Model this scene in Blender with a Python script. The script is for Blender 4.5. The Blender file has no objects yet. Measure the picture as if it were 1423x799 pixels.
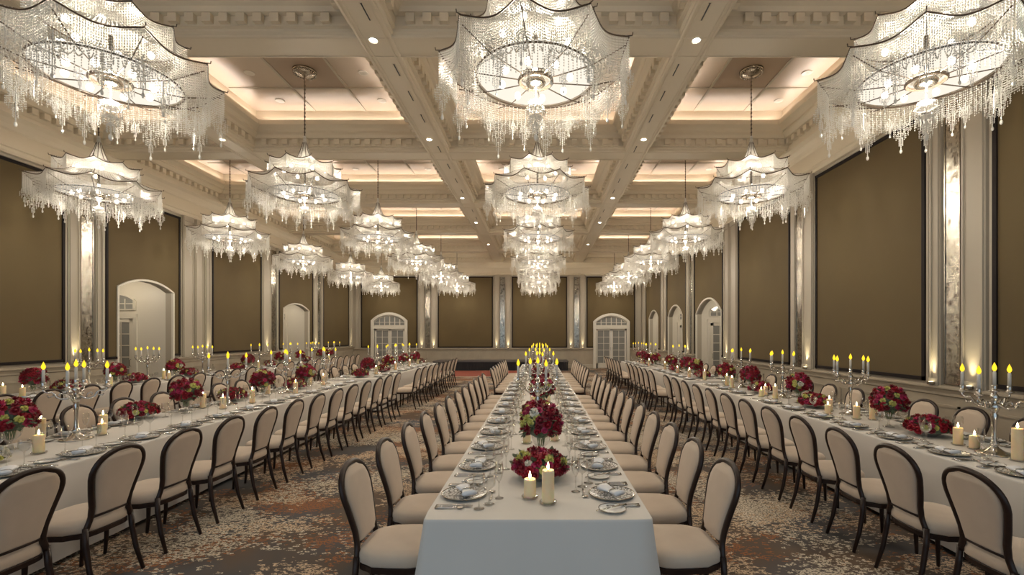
import bpy, math, random
from mathutils import Vector, Matrix
PI = math.pi
sin, cos = math.sin, math.cos
rnd = random.Random(7)
sc = bpy.context.scene
COL = sc.collection

# ------------------------------------------------------------------ materials
def new_mat(name):
    m = bpy.data.materials.new(name); m.use_nodes = True
    nt = m.node_tree; nt.nodes.clear()
    out = nt.nodes.new('ShaderNodeOutputMaterial')
    return m, nt, out
def N(nt, typ, **kw):
    n = nt.nodes.new(typ)
    for k, v in kw.items():
        if k in n.inputs: n.inputs[k].default_value = v
        else: setattr(n, k, v)
    return n
def rgba(c): return (c[0], c[1], c[2], 1.0)
def principled(name, col, rough=0.6, metal=0.0, spec=0.5, noise=None, bump=None, sheen=0.0, sub=0.0, emis=None, trans=0.0):
    m, nt, out = new_mat(name)
    p = N(nt, 'ShaderNodeBsdfPrincipled')
    p.inputs['Base Color'].default_value = rgba(col)
    p.inputs['Roughness'].default_value = rough
    p.inputs['Metallic'].default_value = metal
    p.inputs['Specular IOR Level'].default_value = spec
    if sheen: p.inputs['Sheen Weight'].default_value = sheen
    if trans: p.inputs['Transmission Weight'].default_value = trans
    if sub:
        p.inputs['Subsurface Weight'].default_value = sub
        p.inputs['Subsurface Radius'].default_value = (0.04, 0.02, 0.008)
    if emis:
        p.inputs['Emission Color'].default_value = rgba(emis[0]); p.inputs['Emission Strength'].default_value = emis[1]
    nt.links.new(p.outputs[0], out.inputs[0])
    if noise or bump:
        tc = N(nt, 'ShaderNodeTexCoord')
    if noise:   # (scale, other colour, amount)
        no = N(nt, 'ShaderNodeTexNoise', Scale=noise[0], Detail=4.0)
        nt.links.new(tc.outputs['Object'], no.inputs['Vector'])
        mr = N(nt, 'ShaderNodeMapRange'); mr.inputs[1].default_value = .35; mr.inputs[2].default_value = .65
        mr.inputs[3].default_value = 0; mr.inputs[4].default_value = noise[2]
        nt.links.new(no.outputs[0], mr.inputs[0])
        mx = N(nt, 'ShaderNodeMix', data_type='RGBA')
        mx.inputs[6].default_value = rgba(col); mx.inputs[7].default_value = rgba(noise[1])
        nt.links.new(mr.outputs[0], mx.inputs[0]); nt.links.new(mx.outputs[2], p.inputs['Base Color'])
    if bump:    # (scale, strength, distance)
        no = N(nt, 'ShaderNodeTexNoise', Scale=bump[0], Detail=3.0)
        nt.links.new(tc.outputs['Object'], no.inputs['Vector'])
        b = N(nt, 'ShaderNodeBump', Strength=bump[1], Distance=bump[2])
        nt.links.new(no.outputs[0], b.inputs['Height']); nt.links.new(b.outputs[0], p.inputs['Normal'])
    return m
def emission(name, col, strength):
    m, nt, out = new_mat(name)
    e = N(nt, 'ShaderNodeEmission', Strength=strength); e.inputs[0].default_value = rgba(col)
    nt.links.new(e.outputs[0], out.inputs[0])
    return m

plaster = principled('ivory_plaster', (.43, .385, .31), .55, noise=(1.5, (.405, .36, .29), .6))
ceil_pl = principled('ceiling_plaster', (.66, .575, .44), .5, noise=(1.2, (.62, .54, .41), .6))
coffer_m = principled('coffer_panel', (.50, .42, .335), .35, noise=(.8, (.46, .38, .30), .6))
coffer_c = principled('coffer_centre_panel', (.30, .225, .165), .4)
wains_m = principled('wainscot_stone', (.40, .345, .265), .45, noise=(3, (.35, .30, .23), .7))
fabric_m = principled('olive_fabric', (.118, .085, .036), .85, noise=(.9, (.103, .073, .031), .8), bump=(180, .25, .003))
dark_frame = principled('espresso_frame', (.012, .008, .008), .65, spec=.2)
chair_wood = principled('chair_wood', (.018, .009, .007), .36, spec=.35, noise=(9, (.035, .017, .012), .6))
chair_fab = principled('chair_velvet', (.60, .49, .385), .8, sheen=.25, noise=(7, (.55, .445, .345), .7), bump=(240, .15, .002))
cloth_m = principled('table_linen', (.70, .67, .63), .8, noise=(2, (.66, .63, .59), .6), bump=(320, .1, .001))
silver_m = principled('polished_silver', (.62, .60, .57), .18, 1.0)
nickel_m = principled('aged_nickel', (.42, .38, .32), .25, 1.0, noise=(30, (.2, .17, .14), .6))
rim_m = principled('bronze_rim', (.13, .10, .075), .35, .8)
napkin_m = principled('napkin_linen', (.82, .82, .84), .75)
wax_m = principled('ivory_wax', (.92, .73, .48), .5, sub=.8, noise=(14, (.88, .66, .38), .5))
taper_m = principled('taper_wax', (.72, .70, .66), .4)
leaf_m = principled('leaf_green', (.055, .085, .04), .5, noise=(20, (.12, .15, .09), .8))
stem_m = principled('stem_green', (.10, .16, .05), .5)
stage_m = principled('stage_deck', (.11, .10, .10), .6)
skirt_m = principled('stage_skirt', (.012, .012, .016), .7)
rug_m = principled('red_carpet', (.30, .075, .05), .9, noise=(12, (.24, .06, .04), .7))
rug_b = principled('rug_border', (.5, .44, .36), .9)
white_p = principled('white_paint', (.70, .66, .58), .4)
plate_m = None
black_m = principled('black_slot', (.01, .01, .01), .6)
ROSE = {
 'crimson': principled('petal_crimson', (.34, .010, .026), .5, noise=(25, (.26, .005, .018), .8)),
 'burgundy': principled('petal_burgundy', (.19, .006, .018), .5, noise=(25, (.20, .008, .02), .8)),
 'magenta': principled('petal_magenta', (.50, .035, .12), .5, noise=(25, (.36, .02, .08), .8)),
 'lime': principled('petal_lime', (.66, .60, .20), .5, noise=(25, (.45, .50, .10), .8)),
 'white': principled('petal_white', (.75, .72, .62), .5),
}
def bead_material(name, tint, rough=.16, sheer=0):
    m, nt, out = new_mat(name)
    d = N(nt, 'ShaderNodeBsdfDiffuse'); d.inputs[0].default_value = rgba(tint)
    t = N(nt, 'ShaderNodeBsdfTranslucent'); t.inputs[0].default_value = rgba(tint)
    g = N(nt, 'ShaderNodeBsdfGlossy', Roughness=rough); g.inputs[0].default_value = (.95, .93, .9, 1)
    a = N(nt, 'ShaderNodeMixShader'); a.inputs[0].default_value = .58
    b = N(nt, 'ShaderNodeMixShader'); b.inputs[0].default_value = .16
    nt.links.new(d.outputs[0], a.inputs[1]); nt.links.new(t.outputs[0], a.inputs[2])
    nt.links.new(a.outputs[0], b.inputs[1]); nt.links.new(g.outputs[0], b.inputs[2])
    if sheer:
        tr = N(nt, 'ShaderNodeBsdfTransparent'); c = N(nt, 'ShaderNodeMixShader'); c.inputs[0].default_value = sheer
        nt.links.new(b.outputs[0], c.inputs[1]); nt.links.new(tr.outputs[0], c.inputs[2]); b = c
    nt.links.new(b.outputs[0], out.inputs[0])
    return m
bead_m = bead_material('crystal_bead', (.97, .95, .90))
sheer_m = bead_material('beaded_gauze', (.86, .82, .74), .3, .32)
def glass_material():
    m, nt, out = new_mat('clear_glass')
    t = N(nt, 'ShaderNodeBsdfTransparent'); t.inputs[0].default_value = (.93, .93, .92, 1)
    g = N(nt, 'ShaderNodeBsdfGlossy', Roughness=.04); g.inputs[0].default_value = (1, 1, 1, 1)
    f = N(nt, 'ShaderNodeLayerWeight', Blend=.32)
    mx = N(nt, 'ShaderNodeMixShader')
    nt.links.new(f.outputs['Facing'], mx.inputs[0]); nt.links.new(t.outputs[0], mx.inputs[1]); nt.links.new(g.outputs[0], mx.inputs[2])
    nt.links.new(mx.outputs[0], out.inputs[0])
    return m
glass_m = glass_material()
def pane_material():
    m, nt, out = new_mat('door_glass')
    d = N(nt, 'ShaderNodeBsdfPrincipled', Roughness=.08); d.inputs['Base Color'].default_value = (.26, .26, .25, 1)
    d.inputs['Specular IOR Level'].default_value = .9
    nt.links.new(d.outputs[0], out.inputs[0])
    return m
pane_m = pane_material()
def mirror_material():
    m, nt, out = new_mat('antique_mirror')
    tc = N(nt, 'ShaderNodeTexCoord')
    no = N(nt, 'ShaderNodeTexNoise', Scale=11.0, Detail=10.0, Roughness=.82)
    nt.links.new(tc.outputs['Object'], no.inputs['Vector'])
    cr = N(nt, 'ShaderNodeValToRGB')
    cr.color_ramp.elements[0].position = .42; cr.color_ramp.elements[0].color = (.10, .08, .06, 1)
    cr.color_ramp.elements[1].position = .52; cr.color_ramp.elements[1].color = (.44, .41, .35, 1)
    nt.links.new(no.outputs[0], cr.inputs[0])
    p = N(nt, 'ShaderNodeBsdfPrincipled', Metallic=.9, Roughness=.13)
    nt.links.new(cr.outputs[0], p.inputs['Base Color'])
    b = N(nt, 'ShaderNodeBump', Strength=.5, Distance=.006)
    nt.links.new(no.outputs[0], b.inputs['Height']); nt.links.new(b.outputs[0], p.inputs['Normal'])
    nt.links.new(p.outputs[0], out.inputs[0])
    return m
mirror_m = mirror_material()
def plate_material():
    m, nt, out = new_mat('patterned_charger')
    tc = N(nt, 'ShaderNodeTexCoord')
    v = N(nt, 'ShaderNodeTexVoronoi', Scale=46.0, feature='DISTANCE_TO_EDGE')
    w = N(nt, 'ShaderNodeTexNoise', Scale=30.0, Detail=3.0)
    nt.links.new(tc.outputs['Object'], v.inputs['Vector']); nt.links.new(tc.outputs['Object'], w.inputs['Vector'])
    ad = N(nt, 'ShaderNodeMath', operation='MULTIPLY')
    nt.links.new(v.outputs['Distance'], ad.inputs[0]); nt.links.new(w.outputs[0], ad.inputs[1])
    cr = N(nt, 'ShaderNodeValToRGB')
    cr.color_ramp.elements[0].position = .045; cr.color_ramp.elements[0].color = (.17, .165, .16, 1)
    cr.color_ramp.elements[1].position = .085; cr.color_ramp.elements[1].color = (.72, .71, .69, 1)
    nt.links.new(ad.outputs[0], cr.inputs[0])
    p = N(nt, 'ShaderNodeBsdfPrincipled', Roughness=.2)
    nt.links.new(cr.outputs[0], p.inputs['Base Color']); nt.links.new(p.outputs[0], out.inputs[0])
    return m
plate_m = plate_material()
def carpet_material():
    m, nt, out = new_mat('patterned_carpet')
    tc = N(nt, 'ShaderNodeTexCoord')
    def noise(scale, detail=3.0, off=0.0, sx=1.0, rough=.5):
        mp = N(nt, 'ShaderNodeMapping'); mp.inputs['Location'].default_value = (off, off * .7, 0); mp.inputs['Scale'].default_value = (sx, 1, 1)
        nt.links.new(tc.outputs['Object'], mp.inputs[0])
        n = N(nt, 'ShaderNodeTexNoise', Scale=scale, Detail=detail, Roughness=rough); nt.links.new(mp.outputs[0], n.inputs['Vector'])
        return n.outputs[0]
    def step(sock, lo, hi):
        r = N(nt, 'ShaderNodeMapRange'); r.inputs[1].default_value = lo; r.inputs[2].default_value = hi
        nt.links.new(sock, r.inputs[0]); return r.outputs[0]
    def mix(fac, a, b):
        x = N(nt, 'ShaderNodeMix', data_type='RGBA')
        nt.links.new(fac, x.inputs[0])
        for i, s in ((6, a), (7, b)):
            if isinstance(s, tuple): x.inputs[i].default_value = rgba(s)
            else: nt.links.new(s, x.inputs[i])
        return x.outputs[2]
    def mul(a, b):
        x = N(nt, 'ShaderNodeMath', operation='MULTIPLY'); nt.links.new(a, x.inputs[0]); nt.links.new(b, x.inputs[1]); return x.outputs[0]
    base = mix(step(noise(1.3, 3), .4, .62), (.088, .083, .080), (.125, .088, .062))
    base = mix(step(noise(.8, 2, 9), .5, .7), base, (.095, .103, .118))
    # small leaf-like flecks, gathered in drifts
    v = N(nt, 'ShaderNodeTexVoronoi', Scale=38.0)
    wv = N(nt, 'ShaderNodeMapping'); wv.inputs['Scale'].default_value = (.75, 1.25, 1)
    nt.links.new(tc.outputs['Object'], wv.inputs[0]); nt.links.new(wv.outputs[0], v.inputs['Vector'])
    sep = N(nt, 'ShaderNodeSeparateColor'); nt.links.new(v.outputs['Color'], sep.inputs[0])
    inside = step(noise(60, 2, 3, rough=.7), .44, .52)
    drift = noise(1.7, 4, 5, .7, .6)
    def flecks(chan, off, lo, hi, sc_):
        g = noise(sc_, 4, off, .7, .6)
        ad = N(nt, 'ShaderNodeMath', operation='ADD'); nt.links.new(g, ad.inputs[0])
        ml = N(nt, 'ShaderNodeMath', operation='MULTIPLY'); ml.inputs[1].default_value = .17; nt.links.new(chan, ml.inputs[0])
        nt.links.new(ml.outputs[0], ad.inputs[1])
        return mul(step(ad.outputs[0], lo, hi), inside)
    c = mix(flecks(sep.outputs[0], 21, .645, .65, 1.3), base, (.30, .125, .055))
    c = mix(flecks(sep.outputs[1], 4, .635, .64, 1.3), c, (.60, .45, .31))
    c = mix(flecks(sep.outputs[2], 37, .655, .66, .9), c, (.60, .53, .42))
    p = N(nt, 'ShaderNodeBsdfPrincipled', Roughness=.95); p.inputs['Specular IOR Level'].default_value = .15
    nt.links.new(c, p.inputs['Base Color']); nt.links.new(p.outputs[0], out.inputs[0])
    return m
carpet_m = carpet_material()
diffuser_m = emission('lit_diffuser', (1.0, .91, .77), 1.05)
bulb_m = emission('lit_bulb', (1.0, .90, .74), 6.0)
cove_m = emission('cove_strip', (1.0, .87, .79), 30.0)
down_m = emission('lit_downlight', (1.0, .90, .72), 30.0)
flame_m = emission('candle_flame', (1.0, .82, .48), 30.0)
yflame_m = emission('yellow_flame', (1.0, .68, .03), 1.5)

# ------------------------------------------------------------------ mesh building
class MB:
    def __init__(s): s.v = []; s.f = []; s.mi = []; s.cur = 0
    def add(s, vs, fs):
        b = len(s.v); s.v.extend(vs)
        for f in fs: s.f.append([b + i for i in f]); s.mi.append(s.cur)
    def box(s, c, d, rz=0):
        hx, hy, hz = d[0] / 2, d[1] / 2, d[2] / 2
        vs = []
        for dx, dy, dz in ((-1,-1,-1),(1,-1,-1),(1,1,-1),(-1,1,-1),(-1,-1,1),(1,-1,1),(1,1,1),(-1,1,1)):
            x, y = dx * hx, dy * hy
            vs.append((c[0] + x * cos(rz) - y * sin(rz), c[1] + x * sin(rz) + y * cos(rz), c[2] + dz * hz))
        s.add(vs, ((0,3,2,1),(4,5,6,7),(0,1,5,4),(1,2,6,5),(2,3,7,6),(3,0,4,7)))
    def lathe(s, prof, seg=16, c=(0, 0, 0), cap=True):
        vs = []; n = len(prof)
        for r, z in prof:
            for k in range(seg):
                a = 2 * PI * k / seg
                vs.append((c[0] + r * cos(a), c[1] + r * sin(a), c[2] + z))
        fs = []
        for i in range(n - 1):
            for k in range(seg):
                k2 = (k + 1) % seg
                fs.append((i * seg + k, i * seg + k2, (i + 1) * seg + k2, (i + 1) * seg + k))
        if cap:
            if prof[0][0] > 1e-5: fs.append(tuple(range(seg))[::-1])
            if prof[-1][0] > 1e-5: fs.append(tuple((n - 1) * seg + k for k in range(seg)))
        s.add(vs, fs)
    def tube(s, pts, r, seg=8, closed=False, sq=1.0):
        pts = [Vector(p) for p in pts]; n = len(pts)
        rs = r if isinstance(r, (list, tuple)) else [r] * n
        vs = []; up = None
        for i in range(n):
            if closed: t = pts[(i + 1) % n] - pts[i - 1]
            else: t = pts[min(i + 1, n - 1)] - pts[max(i - 1, 0)]
            t.normalize()
            if up is None:
                up = Vector((0, 0, 1)) if abs(t.z) < .9 else Vector((0, 1, 0))
            a = t.cross(up).normalized(); b = a.cross(t).normalized(); up = b
            for k in range(seg):
                an = 2 * PI * (k + .5) / seg
                p = pts[i] + (a * cos(an) * sq + b * sin(an)) * rs[i]
                vs.append(tuple(p))
        fs = []
        for i in range(n if closed else n - 1):
            j = (i + 1) % n
            for k in range(seg):
                k2 = (k + 1) % seg
                fs.append((i * seg + k, j * seg + k, j * seg + k2, i * seg + k2))
        if not closed:
            fs.append(tuple(range(seg))); fs.append(tuple((n - 1) * seg + k for k in range(seg))[::-1])
        s.add(vs, fs)
    def loft(s, rings, cap=True):
        n = len(rings[0]); vs = [p for r in rings for p in r]; fs = []
        for i in range(len(rings) - 1):
            for k in range(n):
                k2 = (k + 1) % n
                fs.append((i * n + k, i * n + k2, (i + 1) * n + k2, (i + 1) * n + k))
        if cap:
            fs.append(tuple(range(n))[::-1]); fs.append(tuple((len(rings) - 1) * n + k for k in range(n)))
        s.add(vs, fs)
    def bead(s, x, y, z, r, h):
        b = len(s.v)
        s.v.extend(((x, y, z + h), (x + r, y, z), (x, y + r, z), (x - r, y, z), (x, y - r, z), (x, y, z - h)))
        for f in ((0,1,2),(0,2,3),(0,3,4),(0,4,1),(5,2,1),(5,3,2),(5,4,3),(5,1,4)):
            s.f.append([b + i for i in f]); s.mi.append(s.cur)
    def strand(s, x, y, z, L, sp=.024, r=.0065):
        k = 0
        while k * sp < L:
            s.bead(x, y, z - k * sp, r, sp * .42); k += 1
    def ball(s, c, r, seg=8, rings=6, sz=1.0):
        prof = [(max(r * sin(PI * i / rings), 1e-6), -r * sz * cos(PI * i / rings)) for i in range(rings + 1)]
        s.lathe(prof, seg, c, False)
    def build(s, name, mat, parent=None, smooth=False, loc=None):
        me = bpy.data.meshes.new(name); me.from_pydata(s.v, [], s.f)
        for m in (mat if isinstance(mat, (list, tuple)) else [mat]): me.materials.append(m)
        if any(s.mi): me.polygons.foreach_set('material_index', s.mi)
        if smooth: me.polygons.foreach_set('use_smooth', [True] * len(s.f))
        me.update()
        o = bpy.data.objects.new(name, me); COL.objects.link(o)
        if parent: o.parent = parent
        if loc: o.location = loc
        return o
def tag(o, label=None, cat=None, group=None, kind=None):
    if label: o['label'] = label
    if cat: o['category'] = cat
    if group: o['group'] = group
    if kind: o['kind'] = kind
    return o
def empty(name, label, cat, group=None, loc=(0, 0, 0), rz=0):
    o = bpy.data.objects.new(name, None); COL.objects.link(o); o.empty_display_size = .1
    o.location = loc; o.rotation_euler = (0, 0, rz)
    return tag(o, label, cat, group)
KIDS = {}
def freeze(root):                     # remember a prototype's parts so copying is quick
    KIDS[root.name] = [(c, list(c.children)) for c in root.children]
USED = set()
def place(root, loc, rz, label, group=None, scale=None):
    """First use moves the prototype itself; later uses copy the thing with its parts and sub-parts."""
    if root.name not in USED:
        USED.add(root.name); r = root
    else:
        r = root.copy(); COL.objects.link(r)
        for c, gs in KIDS.get(root.name, ()):
            k = c.copy(); COL.objects.link(k); k.parent = r
            for g in gs:
                d = g.copy(); COL.objects.link(d); d.parent = k
    r.location = loc; r.rotation_euler = (0, 0, rz)
    if scale: r.scale = scale
    r['label'] = label
    if group: r['group'] = group
    return r
def light(kind, name, loc, power, color, size=.1, rot=None, spot=None, blend=.5):
    l = bpy.data.lights.new(name, kind); l.energy = power; l.color = color
    if kind == 'AREA': l.size = size
    else: l.shadow_soft_size = size
    if spot: l.spot_size = spot; l.spot_blend = blend
    o = bpy.data.objects.new(name, l); COL.objects.link(o); o.location = loc
    if rot: o.rotation_euler = rot
    return o
ORD = ['first','second','third','fourth','fifth','sixth','seventh','eighth','ninth','tenth','eleventh','twelfth','thirteenth','fourteenth','fifteenth','sixteenth','seventeenth','eighteenth','nineteenth','twentieth','twenty-first','twenty-second','twenty-third','twenty-fourth','twenty-fifth','twenty-sixth','twenty-seventh','twenty-eighth','twenty-ninth','thirtieth']

# ------------------------------------------------------------------ camera
cam_d = bpy.data.cameras.new('camera'); cam = bpy.data.objects.new('camera', cam_d); COL.objects.link(cam)
cam.location = (0, 0, 1.75); cam.rotation_euler = (PI / 2, 0, 0)
cam_d.sensor_width = 36; cam_d.lens = 36 * 650 / 1423
cam_d.shift_x = (711.5 - 750) / 1423; cam_d.shift_y = 67 / 1423
cam_d.clip_end = 100
sc.camera = cam

# ------------------------------------------------------------------ the room
YB = 25.3; XR = 5.56; YN = -3.4
LDIR = Vector((-.03, 1, 0)).normalized(); LN = Vector((1, .03, 0)).normalized()
def WR(s, z, n): return (XR - n, s, z)
def WL(s, z, n):
    return (-9.34 - .03 * s + LN.x * n, s + LN.y * n, z)
def WB(s, z, n): return (s, YB - n, z)
def prism(mb, W, poly, n0, n1):
    k = len(poly)
    vs = [W(s, z, n0) for s, z in poly] + [W(s, z, n1) for s, z in poly]
    fs = [tuple(range(k))[::-1], tuple(range(k, 2 * k))] + [(i, (i + 1) % k, k + (i + 1) % k, k + i) for i in range(k)]
    mb.add(vs, fs)
def rect(mb, W, s0, s1, z0, z1, n0, n1): prism(mb, W, [(s0, z0), (s1, z0), (s1, z1), (s0, z1)], n0, n1)
def arc(s0, s1, zs, zt, n=14):
    h = zt - zs; w = (s1 - s0) / 2; R = (w * w + h * h) / (2 * h); cz = zt - R; a0 = math.asin(min(1, w / R))
    return [((s0 + s1) / 2 + R * sin(-a0 + 2 * a0 * i / n), cz + R * cos(-a0 + 2 * a0 * i / n)) for i in range(n + 1)]
def along(mb, W, prof, s0, s1, step=None):
    """profile [(n, z)] run along a wall from s0 to s1"""
    k = len(prof)
    vs = [W(s0, z, n) for n, z in prof] + [W(s1, z, n) for n, z in prof]
    fs = [(i, i + 1, k + i + 1, k + i) for i in range(k - 1)]
    mb.add(vs, fs)
def wall(name, W, S0, S1, Z1, openings, mat):
    mb = MB(); s = S0
    for o0, o1, zs, zt in sorted(openings):
        rect(mb, W, s, o0, 0, Z1, -.15, 0)
        a = arc(o0, o1, zs, zt)
        prism(mb, W, a + [(o1, Z1), (o0, Z1)], -.15, 0)
        s = o1
    rect(mb, W, s, S1, 0, Z1, -.15, 0)
    return tag(mb.build(name, mat), kind='structure')

fl = MB(); fl.add([(-13, YN, 0), (9, YN, 0), (9, 28, 0), (-13, 28, 0)], [(0, 1, 2, 3)])
tag(fl.build('floor', carpet_m), kind='structure')
ce = MB(); ce.box((-2.2, 11.1, 6.56), (16.4, 29.4, .1))
tag(ce.build('ceiling', coffer_m), kind='structure')

R_OPEN = [(14.25, 16.5, 2.5, 2.95), (18.15, 20.1, 2.55, 2.97), (21.85, 23.6, 2.6, 2.95)]
L_OPEN = [(10.7, 12.33, 2.87, 3.08), (18.0, 20.07, 2.80, 3.02)]
B_OPEN = [(-8.95, -7.3, 2.55, 2.88), (3.05, 4.7, 2.5, 2.83)]
wall('wall_right', WR, YN, YB + .15, 6.5, R_OPEN, plaster)
wall('wall_left', WL, YN, YB + .15, 6.5, L_OPEN, plaster)
wall('wall_back', WB, -10.3, XR + .15, 6.5, B_OPEN, plaster)

def trims(side, W, S0, S1, openings, zr, n):
    """wainscot with chair rail and base, cut at the openings"""
    mb = MB(); base = MB()
    segs = []; s = S0
    for o in sorted(openings): segs.append((s, o[0] - .12)); s = o[1] + .12
    segs.append((s, S1))
    for a, b in segs:
        along(mb, W, [(0, zr), (.05, zr - .01), (.085, zr - .03), (.085, zr - .05), (.06, zr - .07), (.045, zr - .11), (.045, zr - .14), (.02, zr - .16), (.02, .2)], a, b)
        k = max(1, round((b - a) / 1.3)); w = (b - a) / k
        for i in range(k):
            p0, p1 = a + i * w + .12, a + (i + 1) * w - .12
            if p1 - p0 < .2: continue
            for z0, z1, q0, q1 in ((.30, .33, p0, p1), (zr - .30, zr - .27, p0, p1)): rect(mb, W, q0, q1, z0, z1, .015, .035)
            for q in (p0, p1 - .03): rect(mb, W, q, q + .03, .30, zr - .27, .015, .035)
        along(base, W, [(.02, .21), (.035, .2), (.05, .17), (.055, .0)], a, b)
    tag(mb.build('trim_%d' % n, wains_m), kind='structure')
    tag(base.build('baseboard_' + side, plaster), kind='structure')
trims('right', WR, YN, YB, R_OPEN, 1.08, 1)
trims('left', WL, YN, YB, L_OPEN, 1.18, 2)
trims('back', WB, -10.05, XR, B_OPEN, 1.08, 3)

# crown of the walls: the same profile as the ceiling beams
HALF = [(0, 5.70), (.19, 5.70), (.19, 5.69), (.21, 5.69), (.23, 5.70), (.23, 5.73), (.26, 5.75), (.26, 5.79), (.30, 5.80), (.30, 5.93), (.36, 5.95), (.39, 6.00), (.44, 6.03), (.44, 6.07), (.48, 6.11), (.54, 6.14), (.56, 6.15), (.56, 6.245), (.53, 6.245), (.53, 6.19), (.40, 6.19), (.40, 6.52)]
CROWN = [(0, 5.02), (.05, 5.03), (.07, 5.07), (.07, 5.12), (.10, 5.14), (.10, 5.42), (.13, 5.45), (.15, 5.52), (.20, 5.60), (.27, 5.66), (.27, 5.72), (.23, 5.74), (.23, 5.80), (.23, 5.93), (.34, 5.95), (.41, 6.02), (.44, 6.03), (.44, 6.07), (.52, 6.12), (.58, 6.14), (.58, 6.245), (.55, 6.245), (.55, 6.19), (.42, 6.19), (.42, 6.52)]
tn = 4
for W, s0, s1, nm in ((WR, YN, YB, 'r'), (WL, YN, YB, 'l'), (WB, -10.3, XR, 'b')):
    mb = MB(); along(mb, W, CROWN, s0, s1)
    s = s0 + .5
    while s < s1 - .4:
        rect(mb, W, s, s + .115, 5.82, 5.93, .20, .32); s += .22
    tag(mb.build('trim_%d' % tn, ceil_pl), kind='structure'); tn += 1

BX = [-6.4, -2.19, 2.09]; BY = [-1.4, 2.5, 6.42, 10.3, 14.2, 18.15, 22.1]
def beam_frame(axis, c, a, b, z_off):
    def Wp(s, z, n): return (c + n, s, z + z_off) if axis == 'y' else (s, c + n, z + z_off)
    def Wm(s, z, n): return (c - n, s, z + z_off) if axis == 'y' else (s, c - n, z + z_off)
    mb = MB()
    for W in (Wp, Wm):
        along(mb, W, HALF, a, b)
        s = a + .1
        while s < b - .1:
            if not any(abs(s + .06 - q) < .45 for q in (BY if axis == 'y' else BX)):
                rect(mb, W, s, s + .115, 5.82, 5.93, .27, .37)
            s += .22
    # shallow sunk line on the soffit
    for e in (-.15, .15):
        if axis == 'y': mb.box((c + e, (a + b) / 2, 5.697 + z_off), (.02, b - a, .012))
    return mb
for x in BX:
    tag(beam_frame('y', x, YN, YB, 0).build('trim_%d' % tn, ceil_pl), kind='structure'); tn += 1
for y in BY:
    tag(beam_frame('x', y, -10.2, XR, .003).build('trim_%d' % tn, ceil_pl), kind='structure'); tn += 1

# coffer ribs and cove light strips
COX = [(-9.95, -6.4), (-6.4, -2.19), (-2.19, 2.09), (2.09, XR)]
CXC = [-8.1, -4.22, -.05, 3.8]
cove = MB(); ribs = MB(); cpan = MB()
for bi in range(1, 7):
    y0 = BY[bi]; y1 = (BY + [YB])[bi + 1] if bi + 1 < len(BY) else YB
    for ci, (x0, x1) in enumerate(COX):
        ax = x0 + (.62 if ci else .7); bx = x1 - .60; ay, by = y0 + .60, y1 - .60
        if ci == 0: ax = -9.34 - .03 * y1 + .62 + .2
        xc = CXC[ci]; ym = (y0 + y1) / 2 - (.0 if bi < 6 else 0)
        zc = 6.505
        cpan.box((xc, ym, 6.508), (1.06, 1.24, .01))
        for xx in (xc - .53, xc + .53): ribs.box((xx, (y0 + y1) / 2, zc), (.045, y1 - y0 - .84, .03))
        for yy in (ym - .62, ym + .62): ribs.box(((ax + bx) / 2, yy, zc), (bx - ax + .36, .045, .03))
        for xx in ((ax - .15, bx + .15) if ci else (bx + .15,)): cove.box((xx, (ay + by) / 2, 6.205), (.03, by - ay, .02))
        if ci == 0: rect(cove, WL, ay, by, 6.195, 6.215, .46, .49)
        for yy in (ay - .15, by + .15): cove.box(((ax + bx) / 2, yy, 6.205), (bx - ax, .03, .02))
tag(ribs.build('trim_%d' % tn, plaster), kind='structure'); tn += 1
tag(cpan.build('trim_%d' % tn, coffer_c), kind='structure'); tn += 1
tag(cove.build('trim_%d' % tn, cove_m), kind='structure'); tn += 1

# ------------------------------------------------------------------ wall bays
def fabric_panel(W, s0, s1, z0, z1, label, opening=None):
    root = empty('fabric_wall_panel', label, 'wall panel', 'olive fabric panels framed along the walls', loc=W((s0 + s1) / 2, z0, 0))
    off = Vector(root.location)
    WW = lambda s, z, n: tuple(Vector(W(s, z, n)) - off)
    mb = MB(); fr = MB(); b = .055
    if opening:
        o0, o1, zs, zt = opening; e = .09 if W is WB else .055
        rect(mb, WW, s0 + b, o0 - e, z0 + b, z1 - b, .001, .03); rect(mb, WW, o1 + e, s1 - b, z0 + b, z1 - b, .001, .03)
        prism(mb, WW, arc(o0 - e, o1 + e, zs + .02, zt + e) + [(o1 + e, z1 - b), (o0 - e, z1 - b)], .001, .03)
        rect(fr, WW, s0, o0 - e, z0, z0 + b, .001, .05); rect(fr, WW, o1 + e, s1, z0, z0 + b, .001, .05)
    else:
        rect(mb, WW, s0 + b, s1 - b, z0 + b, z1 - b, .001, .03)
        rect(fr, WW, s0, s1, z0, z0 + b, .001, .05)
    rect(fr, WW, s0, s1, z1 - b, z1, .001, .05); rect(fr, WW, s0, s0 + b, z0, z1, .001, .05); rect(fr, WW, s1 - b, s1, z0, z1, .001, .05)
    mb.build('fabric', fabric_m, root); tag(fr.build('frame', dark_frame, root), 'dark espresso frame')
up_root = empty('wall_uplight', '', 'uplight'); u = MB(); u.lathe([(.035, 0), (.045, .01), (.045, .035), (.03, .04)], 12); u.build('housing', nickel_m, up_root)
u = MB(); u.lathe([(.028, .041), (.0001, .043)], 12, cap=False); u.build('lens', emission('uplight_lens', (1, .85, .5), 8), up_root); freeze(up_root)
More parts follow.
